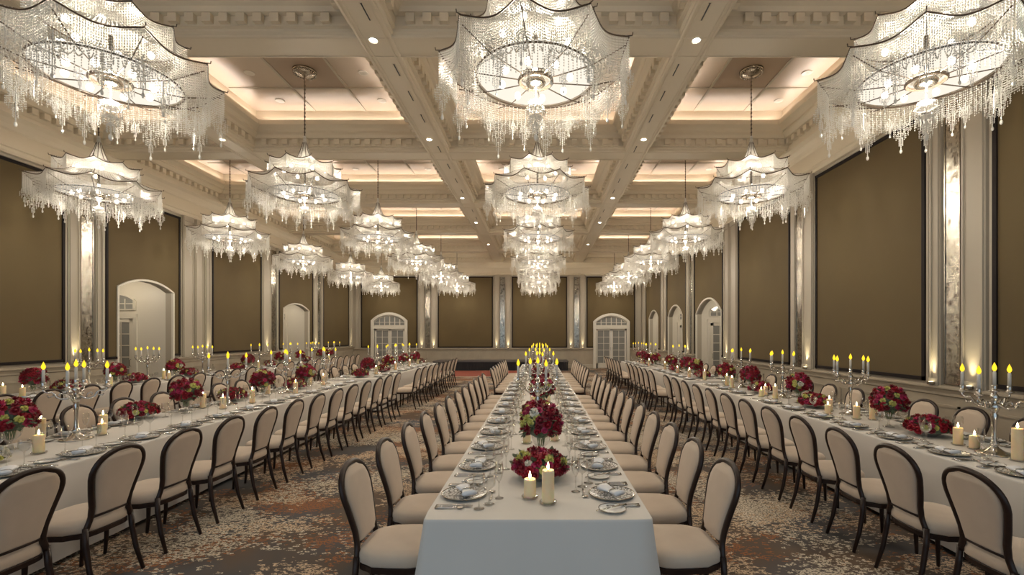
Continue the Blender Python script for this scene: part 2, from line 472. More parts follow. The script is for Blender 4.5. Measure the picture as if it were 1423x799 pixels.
def uplight(W, s, z, wallname, k, power=48):
    x, y, zz = W(s, z, .10)
    place(up_root, (x, y, zz), 0, 'small uplight on the %s chair rail, %s pilaster from the near end' % (wallname, ORD[k]), 'uplights at the foot of the wall pilasters')
    nx, ny, _ = Vector(W(s, z, 1)) - Vector(W(s, z, 0))
    o = light('SPOT', 'uplight_lamp', (x, y, zz + .05), power, (1, .84, .52), .02, spot=math.radians(42), blend=1.0)
    o.rotation_euler = (Vector((-nx * .06, -ny * .06, 1))).to_track_quat('-Z', 'Y').to_euler()
def pilaster(mb, W, s0, s1, z0, z1):
    w = s1 - s0
    rect(mb, W, s0, s1, z0, z1, 0, .05)
    rect(mb, W, s0 + .02, s1 - .02, z0, z0 + .1, .05, .075)
    rect(mb, W, s0 + .02, s1 - .02, z1 - .14, z1, .05, .075)
    if w > .14:
        for q in (s0 + .025, s1 - .05): rect(mb, W, q, q + .025, z0 + .1, z1 - .14, .05, .07)
def mirror(W, s0, s1, z0, z1, label):
    root = empty('mirror_strip', label, 'mirror', 'antique mirror strips between the wall panels', loc=W((s0 + s1) / 2, z0, 0))
    off = Vector(root.location); WW = lambda s, z, n: tuple(Vector(W(s, z, n)) - off)
    m = MB(); rect(m, WW, s0, s1, z0, z1, .001, .02); m.build('mirror_glass', mirror_m, root)
    f = MB()
    for a, b, c, d in ((s0, s0 + .015, z0, z1), (s1 - .015, s1, z0, z1), (s0, s1, z0, z0 + .02), (s0, s1, z1 - .02, z1)): rect(f, WW, a, b, c, d, .02, .03)
    f.build('bead_frame', nickel_m, root)
ROOMW = {'right': WR, 'left': WL, 'back': WB}
def bays(side, panels, mirrors, pils, zp, openings, ups):
    W = ROOMW[side]; global tn
    for i, (a, b) in enumerate(panels):
        op = next((o for o in openings if o[0] > a - .1 and o[1] < b + .1), None)
        extra = ' around an arched doorway' if op else ''
        fabric_panel(W, a, b, zp, 4.94, 'olive fabric panel%s, %s on the %s wall from its %s end' % (extra, ORD[i], side, 'near' if side != 'back' else 'left'), op)
    mb = MB()
    for a, b in pils: pilaster(mb, W, a, b, zp - .05, 5.03)
    # thin mouldings round each panel
    for a, b in panels:
        for q0, q1, z0, z1 in ((a - .05, a - .012, zp - .04, 4.98), (b + .012, b + .05, zp - .04, 4.98), (a - .05, b + .05, 4.955, 4.99)):
            rect(mb, W, q0, q1, z0, z1, 0, .035)
    tag(mb.build('trim_%d' % tn, plaster), kind='structure'); tn += 1
    for i, (a, b) in enumerate(mirrors): mirror(W, a, b, zp - .02, 4.9, 'speckled antique mirror strip, %s on the %s wall from its %s end' % (ORD[i], side, 'near' if side != 'back' else 'left'))
    for i, s in enumerate(ups): uplight(W, s, zp - .04, side + ' wall', i)
bays('right', [(-.9, 1.9), (3.0, 5.70), (6.70, 9.37), (10.32, 13.02), (14.1, 16.72), (17.68, 20.32), (21.35, 24.3)],
     [(6.16, 6.40), (9.86, 10.10), (16.95, 17.2), (2.1, 2.35)],
     [(5.78, 6.12), (6.43, 6.62), (9.44, 9.82), (10.13, 10.26), (13.10, 13.55), (13.62, 14.0), (16.78, 16.92), (17.25, 17.6), (20.4, 20.75), (20.85, 21.28), (24.4, 25.1), (2.4, 2.92), (1.95, 2.08)],
     1.11, R_OPEN, [5.95, 6.53, 9.63, 13.8, 17.4, 20.6, 24.7])
bays('left', [(3.3, 6.0), (6.7, 9.44), (10.36, 12.60), (13.88, 16.47), (17.63, 20.45), (21.5, 24.6)],
     [(9.80, 10.08), (17.12, 17.45), (20.92, 21.22), (6.25, 6.45)],
     [(9.5, 9.76), (10.11, 10.30), (12.68, 13.1), (13.16, 13.5), (13.56, 13.80), (16.53, 17.08), (17.48, 17.58), (20.5, 20.88), (21.25, 21.44), (24.7, 25.0), (6.5, 6.65), (6.03, 6.2)],
     1.22, L_OPEN, [9.63, 13.65, 16.8, 20.7, 24.85])
bays('back', [(-9.65, -6.60), (-5.50, -2.53), (-1.50, 1.48), (2.53, 5.15)],
     [(-6.18, -5.92), (-2.15, -1.88), (1.86, 2.14)],
     [(-9.95, -9.72), (-6.52, -6.22), (-5.88, -5.57), (-2.46, -2.19), (-1.84, -1.57), (1.55, 1.82), (2.18, 2.46), (5.22, 5.5)],
     1.11, B_OPEN, [-6.37, -5.72, -2.33, -1.70, 1.68, 2.32])

# ------------------------------------------------------------------ doors and vestibules
dn = [1]
def door_leaf(root, W, s0, s1, z1, n0, cols, rows, hand_side, with_pane=True):
    off = Vector(root.location); WW = lambda s, z, n: tuple(Vector(W(s, z, n)) - off)
    f = MB(); st = .09
    rect(f, WW, s0, s0 + st, .01, z1, n0, n0 + .045); rect(f, WW, s1 - st, s1, .01, z1, n0, n0 + .045)
    rect(f, WW, s0, s1, .01, .28, n0, n0 + .045); rect(f, WW, s0, s1, z1 - st, z1, n0, n0 + .045)
    for i in range(1, cols):
        q = s0 + st + (s1 - s0 - 2 * st) * i / cols; rect(f, WW, q - .012, q + .012, .28, z1 - st, n0 + .005, n0 + .04)
    for j in range(1, rows):
        q = .28 + (z1 - st - .28) * j / rows; rect(f, WW, s0 + st, s1 - st, q - .012, q + .012, n0 + .005, n0 + .04)
    lf = f.build('door_leaf', white_p, root)
    g = MB(); rect(g, WW, s0 + st, s1 - st, .28, z1 - st, n0 + .015, n0 + .025); g.build('glazing', pane_m, lf)
    h = MB(); q = s0 + st / 2 if hand_side < 0 else s1 - st / 2
    h.tube([WW(q, .95, n0 + .05), WW(q, .96, n0 + .09), WW(q, 1.12, n0 + .09), WW(q, 1.13, n0 + .05)], .008, 6); h.build('door_handle', nickel_m, lf, True)
def arched_door(W, s0, s1, zs, zt, n0):
    """white double door with an arched glazed transom filling an opening"""
    root = bpy.data.objects.new('door_%d' % dn[0], None); dn[0] += 1; COL.objects.link(root); tag(root, kind='structure')
    root.location = W((s0 + s1) / 2, 0, 0)
    off = Vector(root.location); WW = lambda s, z, n: tuple(Vector(W(s, z, n)) - off)
    m = MB(); zd = 2.12
    outer = arc(s0 - .16, s1 + .16, zs + .02, zt + .13); inner = arc(s0, s1, zs, zt)
    k = len(outer)
    vs = [WW(s, z, .0) for s, z in outer] + [WW(s, z, .09) for s, z in outer] + [WW(s, z, .09) for s, z in inner] + [WW(s, z, -.15) for s, z in inner]
    fs = []
    for i in range(k - 1):
        for a in range(3): fs.append((a * k + i, a * k + i + 1, (a + 1) * k + i + 1, (a + 1) * k + i))
    m.add(vs, fs)
    rect(m, WW, s0 - .16, s0, 0, zs + .02, -.15, .09); rect(m, WW, s1, s1 + .16, 0, zs + .02, -.15, .09)
    rect(m, WW, s0, s1, zd, zd + .14, -.12, .05)
    # transom bars
    for i in range(1, 6):
        q = s0 + (s1 - s0) * i / 6; rect(m, WW, q - .018, q + .018, zd + .14, zs + (zt - zs) * .8, -.08, -.02)
    rect(m, WW, s0, s1, zd + .14, zd + .2, -.08, -.02)
    rect(m, WW, s0, s1, (zd + .2 + zs) / 2 + .03, (zd + .2 + zs) / 2 + .055, -.08, -.02)
    prism(m, WW, arc(s0, s1, zs - .06, zt - .07) + arc(s0, s1, zs, zt)[::-1], -.08, -.02)
    m.build('door_frame', white_p, root)
    g = MB(); prism(g, WW, [(s0, zd + .14)] + [(s1, zd + .14)] + arc(s0, s1, zs, zt)[::-1], -.06, -.045); g.build('transom_pane', pane_m, root)
    mid = (s0 + s1) / 2
    door_leaf(root, W, s0 + .01, mid - .005, zd, -.09, 2, 5, 1); door_leaf(root, W, mid + .005, s1 - .01, zd, -.09, 2, 5, -1)
for o in B_OPEN: arched_door(WB, *o, 0)

def vestibule(side, W, o, n_in, n_out):
    global tn
    s0, s1, zs, zt = o; Z = zt + .12
    m = MB()
    rect(m, W, s0 - 1.2, s1 + .1, Z, Z + .1, -2.8, -.15)                # ceiling
    rect(m, W, s0 - 1.3, s0 - 1.2, 0, Z, -2.8, -.15); rect(m, W, s0 - 1.3, s1 + .1, 0, Z, -2.9, -2.8)
    rect(m, W, s1, s1 + .1, 0, Z, -2.8, -.15)
    # arched casing
    outer = arc(s0 - .05, s1 + .05, zs + .01, zt + .05); inner = arc(s0, s1, zs, zt); k = len(outer)
    vs = [W(s, z, 0) for s, z in outer] + [W(s, z, .05) for s, z in outer] + [W(s, z, .05) for s, z in inner] + [W(s, z, -.15) for s, z in inner]
    m.add(vs, [(a * k + i, a * k + i + 1, (a + 1) * k + i + 1, (a + 1) * k + i) for i in range(k - 1) for a in range(3)])
    rect(m, W, s0 - .05, s0, 0, zs, 0, .05); rect(m, W, s1, s1 + .05, 0, zs, 0, .05)
    tag(m.build('trim_%d' % tn, white_p), kind='structure'); tn += 1
    # door on the end wall of the vestibule, facing the near end of the hall
    e = Vector(W(s1, 0, 0)); nv = Vector(W(s1, 0, -1)) - e; dv = (Vector(W(s1 + 1, 0, 0)) - e).normalized()
    def WE(s, z, n): return tuple(e + nv * s - dv * n + Vector((0, 0, z)))
    root = bpy.data.objects.new('door_%d' % dn[0], None); dn[0] += 1; COL.objects.link(root); tag(root, kind='structure')
    root.location = WE((n_in + n_out) / 2, 0, 0)
    off = Vector(root.location); WW = lambda s, z, n: tuple(Vector(WE(s, z, n)) - off)
    f = MB()
    rect(f, WW, n_in - .09, n_in, 0, 2.2, 0, .05); rect(f, WW, n_out, n_out + .09, 0, 2.2, 0, .05); rect(f, WW, n_in - .09, n_out + .09, 2.2, 2.32, 0, .06)
    t0, t1 = 2.42, 2.66
    outer = arc(n_in - .05, n_out + .05, t1 + .0, t1 + .2)
    prism(f, WW, [(n_in - .05, t0), (n_out + .05, t0)] + outer[::-1], 0, .02)
    for i in range(5):
        q = n_in + (n_out - n_in) * i / 4; rect(f, WW, q - .012, q + .012, t0, t1 + .06, .02, .04)
    rect(f, WW, n_in, n_out, (t0 + t1) / 2 + .04, (t0 + t1) / 2 + .06, .02, .04); rect(f, WW, n_in, n_out, t0, t0 + .03, .02, .04)
    f.build('door_frame', white_p, root)
    g = MB(); prism(g, WW, [(n_in, t0 + .02), (n_out, t0 + .02)] + arc(n_in, n_out, t1, t1 + .16)[::-1], .02, .03); g.build('transom_pane', pane_m, root)
    door_leaf(root, WE, n_in + .005, n_out - .005, 2.19, 0.0, 3, 6, -1)
    c = W((s0 + s1) / 2, Z - .01, -1.0)
    rt = empty('recessed_downlight', 'recessed downlight above the %s-wall archway at %s' % (side, {10.7: 'the second panel', 18.0: 'its far end', 14.25: 'the widest doorway', 18.15: 'the middle doorway', 21.85: 'the last doorway'}[s0]), 'downlight', loc=c)
    mm = MB(); mm.lathe([(.05, -.002), (.075, -.006), (.075, .0)], 16, cap=False); mm.build('trim_ring', white_p, rt)
    mm = MB(); mm.lathe([(.05, .0), (.0001, .001)], 16, cap=False); mm.build('lens', down_m, rt)
    x, y, z = c
    light('POINT', 'vestibule_lamp', (x, y, z - .25), 16, (1, .86, .66), .12)
vestibule('left', WL, L_OPEN[0], .95, 1.8)
vestibule('left', WL, L_OPEN[1], .95, 1.8)
vestibule('right', WR, R_OPEN[0], .45, 1.35)
vestibule('right', WR, R_OPEN[1], .45, 1.35)
vestibule('right', WR, R_OPEN[2], .45, 1.35)

# ------------------------------------------------------------------ stage and rug
st = empty('stage', 'low black-skirted stage along the back wall', 'stage', loc=(-1.97, 24.35, 0))
m = MB(); m.box((0, 0, .445), (6.85, 1.6, .05)); m.build('deck', stage_m, st)
m = MB(); n = 260
vs = []; 
for i in range(n + 1):
    x = -3.40 + 6.8 * i / n; y = -.77 - .012 * sin(i * 2.2)
    vs += [(x, y, .42), (x, y - .01, .005)]
m.add(vs, [(2 * i, 2 * i + 1, 2 * i + 3, 2 * i + 2) for i in range(n)])
for sx in (-3.4, 3.4): m.add([(sx, -.77, .42), (sx, .78, .42), (sx, .78, .005), (sx, -.77, .005)], [(0, 1, 2, 3)])
m.build('pleated_skirt', skirt_m, st)
rg = empty('red_rug', 'red carpet runner with pale border in front of the stage', 'rug', loc=(-2.4, 21.6, 0))
m = MB(); m.box((0, 0, .006), (5.2, 3.3, .012)); m.build('pile', rug_m, rg)
m = MB(); m.box((0, -1.7, .006), (5.2, .1, .012)); m.build('border', rug_b, rg)

# ------------------------------------------------------------------ chandelier
def make_chandelier(zoff):
    """origin at the ceiling; apex of the frame at -zoff"""
    root = empty('crystal_chandelier', '', 'chandelier')
    A = -zoff; R1, R2 = .60, .93; NR = 10
    m = MB(); m.lathe([(.02, -.10), (.05, -.085), (.11, -.07), (.17, -.05), (.20, -.025), (.205, 0.0)], 24)
    for k in range(24):
        a = 2 * PI * k / 24; m.ball((.18 * cos(a), .18 * sin(a), -.045), .022, 6, 4)
    m.build('ceiling_rose', nickel_m, root, True)
    m = MB(); m.tube([(0, 0, -.08), (0, 0, A + .14)], .009, 6)
    z = -.12
    while z > A + .16: m.ball((0, 0, z), .016, 6, 4, 1.5); z -= .07
    m.build('suspension_chain', rim_m, root)
    def rimz(r0, zc, drop, a):      # scalloped rim between the rib tips
        t = (a / (2 * PI) * NR) % 1.0; q = sin(PI * t)
        return r0 * (1 - .11 * q), zc - drop * q
    def prof1(t, a):               # spire + upper canopy
        rr, zz = rimz(R1, A - .40, .045, a)
        if t < .5:
            u = t / .5; r = .018 + .115 * u ** 1.7; z = A + .13 - .43 * u
            return r, z
        u = (t - .5) / .5
        r = .133 + (rr - .133) * u; z0 = A - .30
        z = z0 + (zz - z0) * (u ** .8)
        return r, z - .035 * sin(PI * u)
    def prof2(t, a):
        rr, zz = rimz(R2, A - .76, .06, a)
        r = .50 + (rr - .50) * t; z = A - .60 + (zz - A + .60) * (t ** .9) - .03 * sin(PI * t)
        return r, z
    def canopy(prof, nt_, name):
        m = MB(); S = 60
        rings = []
        for i in range(nt_ + 1):
            ring = []
            for k in range(S):
                a = 2 * PI * k / S; r, z = prof(i / nt_, a); ring.append((r * cos(a), r * sin(a), z))
            rings.append(ring)
        m.loft(rings, False)
        o = m.build(name, sheer_m, root, True)
        b = MB(); b_parent = o
        for k in range(120):
            a = 2 * PI * (k + .5) / 120; L = 0; pr = None; j = 0
            steps = 34 if nt_ > 8 else 18
            for i in range(steps):
                t = (i + .5) / steps
                if nt_ > 8 and t < .5 and k % 4: continue
                r, z = prof(t, a); b.bead(r * cos(a), r * sin(a), z + .006, .0075, .010)
        c = b.build('canopy_beads', bead_m, b_parent); tag(c, kind='stuff')
        return o
    canopy(prof1, 14, 'upper_canopy'); canopy(prof2, 6, 'lower_canopy')
    def frame(prof, R, name, n0):
        m = MB(); S = 120
        m.tube([(lambda rz, a: (rz[0] * cos(a), rz[0] * sin(a), rz[1]))(prof(1.0, 2 * PI * k / S), 2 * PI * k / S) for k in range(S)], .0075, 5, True)
        for j in range(NR):
            a = 2 * PI * j / NR; pts = []
            for i in range(n0, 15):
                r, z = prof(i / 14, a); pts.append(((r + .003) * cos(a), (r + .003) * sin(a), z + .008))
            r, z = prof(1, a); pts += [((r + .03) * cos(a), (r + .03) * sin(a), z + .005), ((r + .035) * cos(a), (r + .035) * sin(a), z + .03)]
            m.tube(pts, .0055, 5)
        m.build(name, rim_m, root)
    frame(prof1, R1, 'upper_frame', 2); frame(prof2, R2, 'lower_frame', 0)
    def curtain(name, rf, n, lf, sp=.024, r=.0068):
        m = MB()
        for k in range(n):
            a = 2 * PI * k / n; rr, z = rf(a); m.strand(rr * cos(a), rr * sin(a), z, lf(a, k), sp, r)
        return tag(m.build(name, bead_m, root), kind='stuff')
    rr = random.Random(3)
    curtain('upper_bead_curtain', lambda a: prof1(1, a), 220, lambda a, k: .24 + .02 * cos(a * 20) + rr.uniform(0, .02))
    curtain('lower_bead_curtain', lambda a: prof2(1, a), 330, lambda a, k: .27 + .04 * cos(a * 10) + rr.uniform(0, .05))
    curtain('inner_bead_curtain', lambda a: (.80, A - .98), 110, lambda a, k: .10 + .06 * abs(sin(a * 8)) + rr.uniform(0, .05))
    curtain('centre_bead_curtain', lambda a: (.60, A - .94), 80, lambda a, k: .16 + .08 * abs(sin(a * 7)) + rr.uniform(0, .06))
    # swags between rim and inner ring
    m = MB()
    for k in range(60):
        a = 2 * PI * k / 60
        for i in range(13):
            t = i / 12; r = .86 + (.60 - .86) * t; m.bead(r * cos(a), r * sin(a), A - 1.0 + .02 * t - .09 * sin(PI * t), .0075, .010)
    tag(m.build('bead_swag', bead_m, root), kind='stuff')
    # tassels
    t = MB()
    for lev, (r, z, L, n) in enumerate(((.05, 0, .07, 6), (.07, -.05, .07, 8), (.045, -.11, .06, 6), (.022, -.16, .07, 4))):
        for k in range(n):
            a = 2 * PI * k / n + lev; t.strand(r * cos(a), r * sin(a), z, L, .022, .0075)
    t.tube([(0, 0, .07), (0, 0, -.30)], .004, 4)
    for q, z in ((.05, .005), (.07, -.045), (.045, -.105), (.022, -.155)):
        for k in range(3): a = 2 * PI * k / 3; t.tube([(0, 0, z + .02), (q * cos(a), q * sin(a), z)], .0025, 4)
    t.strand(0, 0, .06, .08, .02, .008); t.strand(0, 0, -.22, .06, .024, .009); t.ball((0, 0, -.30), .014, 6, 5, 1.8)
    first = None
    for ring, (n, r, z) in enumerate(((10, .90, A - 1.06), (10, .70, A - 1.08), (10, .52, A - 1.14))):
        for k in range(n):
            a = 2 * PI * (k + .5 * (ring == 1)) / n
            if first is None: o = first = t.build('tassel', bead_m, root)
            else: o = first.copy(); COL.objects.link(o); o.parent = root
            s = rr.uniform(.8, 1.15) * (.95, .85, .6)[ring]
            o.location = (r * cos(a), r * sin(a), z + rr.uniform(-.03, .03)); o.scale = (s, s, s)
    f = MB(); f.strand(0, 0, A - .98, .30, .022, .009)
    for z, r, n in ((A - 1.16, .07, 12), (A - 1.22, .09, 14), (A - 1.30, .06, 10), (A - 1.38, .03, 6)):
        for k in range(n):
            a = 2 * PI * k / n; f.strand(r * cos(a), r * sin(a), z, .07, .022, .009)
        f.lathe([(.01, z + .03), (r, z + .005)], 10, cap=False)
    f.tube([(0, 0, A - .98), (0, 0, A - 1.50)], .004, 4); f.ball((0, 0, A - 1.50), .02, 8, 6, 1.8)
    f.build('finial', bead_m, root)
    # inside: hub, lower ring with spokes, diffuser, bulbs
    m = MB(); S = 80
    m.tube([(.58 * cos(2 * PI * k / S), .58 * sin(2 * PI * k / S), A - .925) for k in range(S)], .009, 5, True)
    m.tube([(.16 * cos(2 * PI * k / 24), .16 * sin(2 * PI * k / 24), A - .95) for k in range(24)], .018, 6, True)
    for j in range(NR):
        a = 2 * PI * j / NR
        m.tube([(.16 * cos(a), .16 * sin(a), A - .95), (.58 * cos(a), .58 * sin(a), A - .93), (.90 * cos(a), .90 * sin(a), A - .83)], .006, 5)
    m.build('spoke_ring', rim_m, root)
    m = MB(); m.lathe([(.02, A - .99), (.09, A - .985), (.10, A - .96), (.085, A - .93), (.02, A - .9), (.02, A - .5)], 20); m.build('hub', nickel_m, root, True)
    m = MB(); m.lathe([(.165, A - .905), (.36, A - .895), (.57, A - .905), (.57, A - .90), (.36, A - .89), (.165, A - .90), (.165, A - .905)], 40, cap=False); m.build('light_diffuser', diffuser_m, root, True)
    bm_ = MB(); bm_.ball((0, 0, 0), .032, 10, 8, 1.2); b0 = None
    for k in range(8):
        a = 2 * PI * (k + .5) / 8
        if b0 is None: o = b0 = bm_.build('bulb', bulb_m, root, True)
        else: o = b0.copy(); COL.objects.link(o); o.parent = root
        o.location = (.34 * cos(a), .34 * sin(a), A - .945)
    for k in range(6):
        a = 2 * PI * k / 6; o = b0.copy(); COL.objects.link(o); o.parent = root; o.location = (.33 * cos(a), .33 * sin(a), A - .52)
    freeze(root)
    return root
ch = make_chandelier(1.30)
CY = [4.6, 8.4, 12.2, 16.0, 20.0, 23.85]
CDAT = []
rowname = ['nearest', 'second nearest', 'third nearest', 'third farthest', 'second farthest', 'farthest']
for nm, x, rows in (('centre', -.04, range(6)), ('left', -4.22, range(6)), ('right', 3.8, range(6)), ('left-wall', -8.08, range(1, 6))):
    for r in rows:
        xx = x if not (nm == 'left-wall' and r == 1) else -7.92
        place(ch, (xx, CY[r], 6.50), rnd.uniform(0, .6), 'large tiered crystal chandelier, %s in the %s row of the ceiling' % (rowname[r], nm), 'crystal chandeliers hung in rows from the coffers')
        CDAT.append((xx, CY[r]))
for x, y in CDAT:
    light('POINT', 'chandelier_upper_lamp', (x, y, 4.47), 50, (1, .90, .75), .12)
    light('POINT', 'chandelier_lower_lamp', (x, y, 4.13), 80, (1, .89, .73), .10)

# ------------------------------------------------------------------ ceiling fittings
dl = empty('beam_downlight', '', 'downlight'); m = MB(); m.lathe([(.045, 0), (.06, -.012), (.068, -.012), (.068, 0)], 16, cap=False); m.build('trim_ring', white_p, dl)
m = MB(); m.lathe([(.046, -.003), (.0001, -.004)], 16, cap=False); m.build('lens', down_m, dl); freeze(dl)
k = 0
for side, x in (('left', -2.22), ('right', 2.09)):
    for i, y in enumerate((2.5, 6.24, 9.4, 13.4, 16.3, 20.2)):
        place(dl, (x, y, 5.694), 0, 'lit downlight in the %s long ceiling beam, %s from the near end' % (side, ORD[i]), 'lit downlights in the long beams')
        light('SPOT', 'downlight_lamp', (x, y, 5.66), 85, (1, .88, .70), .05, spot=math.radians(95), blend=.8)
for i, y in enumerate((6.24, 9.4, 13.4, 16.3, 20.2)):
    place(dl, (-6.38, y, 5.694), 0, 'lit downlight in the beam nearest the left wall, %s from the near end' % ORD[i], 'lit downlights in the long beams')
    light('SPOT', 'downlight_lamp', (-6.38, y, 5.66), 75, (1, .88, .70), .05, spot=math.radians(95), blend=.8)
cd = empty('coffer_spotlight', '', 'spotlight'); m = MB(); m.lathe([(.02, .0), (.05, -.004), (.085, -.010), (.09, 0)], 18); m.build('trim_ring', white_p, cd); freeze(cd)
for bi in range(1, 6):
    for ci, nm in ((1, 'left'), (2, 'centre'), (3, 'right')):
        yc = CY[bi - 1] if bi < 6 else 0; yc = (BY[bi] + BY[bi + 1]) / 2
        for a in (-1, 1):
            for b, w in ((-1.0, 'near'), (.1, 'middle'), (1.1, 'far')):
                place(cd, (CXC[ci] + a * 1.03, yc + b, 6.505), 0, 'unlit %s %s spotlight in the %s %s-row coffer' % (w, 'left' if a < 0 else 'right', ORD[bi - 1], nm), 'unlit spotlights in the coffers')
sl = empty('air_slot', '', 'air slot'); m = MB(); m.box((0, 0, -.004), (.018, .30, .008)); m.build('opening', black_m, sl)
m = MB()
for e in (-.014, .014): m.box((e, 0, -.005), (.008, .31, .010))
m.build('slot_frame', ceil_pl, sl); freeze(sl)
for side, x in (('left', -2.12), ('right', 2.02)):
    for i, y in enumerate((5.7, 6.95, 7.7, 8.5, 9.9, 10.9, 11.9, 12.8, 14.8, 15.7)):
        place(sl, (x, y, 5.699), 0, 'narrow dark air slot in the %s long beam soffit, %s from near' % (side, ORD[i]), 'air slots in the long beam soffits')

# ------------------------------------------------------------------ chair
def make_chair():
    root = empty('banquet_chair', '', 'chair')
    # half width, y of the back's centre line by height
    def hw(z):
        if z > .80: return .193 * max(0, 1 - ((z - .80) / .157) ** 2.3) ** .5
        P = [(.42, .168), (.50, .138), (.58, .143), (.68, .167), (.78, .190), (.84, .194), (.88, .180), (.92, .146), (.945, .09), (.955, .0)]
        for (a, u), (b, v) in zip(P, P[1:]):
            if z <= b: return u + (v - u) * (z - a) / (b - a)
        return 0
    def cy(z): return -.205 - .035 * max(0, (z - .42) / .53) ** 1.0 - .075 * max(0, (z - .45) / .5) ** 1.6
    zs = [.42, .45, .48, .51, .54, .58, .63, .68, .73, .78, .82, .85, .875, .895, .912, .926, .937, .945, .951, .9545]
    left = [(-hw(z), cy(z), z) for z in zs]; top = [(0, cy(.957), .957)]
    loop = left + top + [(-p[0], p[1], p[2]) for p in reversed(left)]
    m = MB(); m.tube(loop, .0168, 8, sq=1.2)
    m.tube([(-.138, cy(.51), .505), (0, cy(.51) - .006, .505), (.138, cy(.51), .505)], .012, 6)
    m.build('back_frame', chair_wood, root, True)
    # upholstered pad
    m = MB(); rings = []
    zz = [.515, .525, .56, .62, .68, .74, .80, .845, .875, .895, .912, .925, .935, .941]
    for z in zz:
        w = max(hw(z) - .018, .02) if z < .92 else max(hw(z) - .03, .02); c = cy(z); ring = []
        th = .030 if .53 < z < .92 else .018
        for k in range(20):
            a = 2 * PI * k / 20; ca, sa = cos(a), sin(a)
            x = w * (abs(ca) ** .55) * (1 if ca >= 0 else -1); y = th * (abs(sa) ** .7) * (1 if sa >= 0 else -1)
            if sa > 0: y *= 1.25 
            ring.append((x, c + y, z))
        rings.append(ring)
    m.loft(rings); m.build('backrest', chair_fab, root, True)
    # seat cushion
    def outline(s, z, drop=0):
        r = []
        for k in range(28):
            a = 2 * PI * k / 28; ca, sa = cos(a), sin(a)
            x = (abs(ca) ** .5) * (1 if ca >= 0 else -1); y = (abs(sa) ** .5) * (1 if sa >= 0 else -1)
            wx = .235 + .012 * y - (.02 if y < -.5 else 0)
            r.append((x * wx * s, y * .225 * s + .005, z - drop * (y > .5)))
        return r
    m = MB(); m.loft([outline(.96, .405), outline(1.0, .415), outline(1.0, .445), outline(.985, .465), outline(.93, .482), outline(.75, .492), outline(.4, .498), outline(.05, .50)])
    m.build('seat', chair_fab, root, True)
    m = MB(); m.loft([outline(.93, .365), outline(.985, .37), outline(.99, .40), outline(.95, .408)]); m.build('seat_frame', chair_wood, root)
    m = MB(); m.tube([(0, 0, .385), (.004, .002, .28), (.002, .004, .14), (-.002, .012, .0)], [.021, .019, .016, .0125], 8); f = m.build('leg', chair_wood, root, True); f.location = (.195, .19, 0)
    g = f.copy(); COL.objects.link(g); g.parent = root; g.location = (-.195, .19, 0)
    m = MB(); m.tube([(0, 0, .44), (.004, -.006, .33), (.008, -.036, .16), (.014, -.085, .0)], [.018, .019, .017, .013], 8); f = m.build('leg', chair_wood, root, True); f.location = (.170, -.205, 0)
    g = f.copy(); COL.objects.link(g); g.parent = root; g.location = (-.170, -.205, 0); g.scale = (-1, 1, 1)
    freeze(root); return root
chair = make_chair()

# ------------------------------------------------------------------ tables
def tablecloth(x, y0, y1, half, rz, label, tuck=(0, 0), flare=0.0):
    """long cloth to the floor; local x across, y along; pushed-in sides (tuck) where chairs stand under the edge"""
    mb = MB(); L = (y1 - y0) / 2; rc = .03
    per = []
    def edge(a, b, n):
        for i in range(n): per.append((a[0] + (b[0] - a[0]) * i / n, a[1] + (b[1] - a[1]) * i / n))
    ns = int(2 * L / .09)
    edge((-half + rc, -L), (half - rc, -L), 18); per.append((half - .009, -L + .009)); edge((half, -L + rc), (half, L - rc), ns); per.append((half - .009, L - .009))
    edge((half - rc, L), (-half + rc, L), 14); per.append((-half + .009, L - .009)); edge((-half, L - rc), (-half, -L + rc), ns); per.append((-half + .009, -L + .009))
    rr = random.Random(int(abs(x * 100) + y0 * 10))
    ph = [rr.uniform(0, 6) for _ in range(4)]
    rings = []
    for z in (.752, .748, .735, .64, .54, .44, .33, .22, .12, .040):
        t = (.75 - z) / .73; ring = []
        for i, (px, py) in enumerate(per):
            onside = abs(abs(px) - half) < .012; onend = abs(abs(py) - L) < .012
            ox = (1 if px > 0 else -1) if onside else 0; oy = (1 if py > 0 else -1) if onend else 0
            near_corner = max(0, 1 - (L - abs(py)) / .16) if onside else 0
            wav = .5 + .5 * sin(i * .9 + ph[0]) * sin(i * .23 + ph[1])
            o = .004 if z < .75 else 0
            if onend: d = o + t * (.10 * flare + .018 * (wav - .2))
            else: d = o + t * (.010 * wav + .07 * flare * near_corner)
            if onside:
                tk = tuck[0] if px < 0 else tuck[1]
                if tk and z < .56: d -= tk * min(1, (.56 - z) / .05) * (1 - near_corner)
            ex = (t * .07 * flare * (abs(px) / half) ** 12 * (1 if px > 0 else -1)) if onend and not onside else 0
            ring.append((px + ox * d + ex, py + oy * d, z))
        rings.append(ring)
    mb.loft(rings[::-1], False)
    k = len(per); mb.add([(a, b, .752) for a, b in per], [tuple(range(k))])
    o = mb.build('tablecloth', cloth_m, None, True)
    # keep the table edge crisp
    for p in o.data.polygons:
        if len(p.vertices) > 4: p.use_smooth = False
    o.location = (x, (y0 + y1) / 2, 0); o.rotation_euler = (0, 0, rz)
    return tag(o, label, 'tablecloth', 'white floor-length cloths on the long tables')
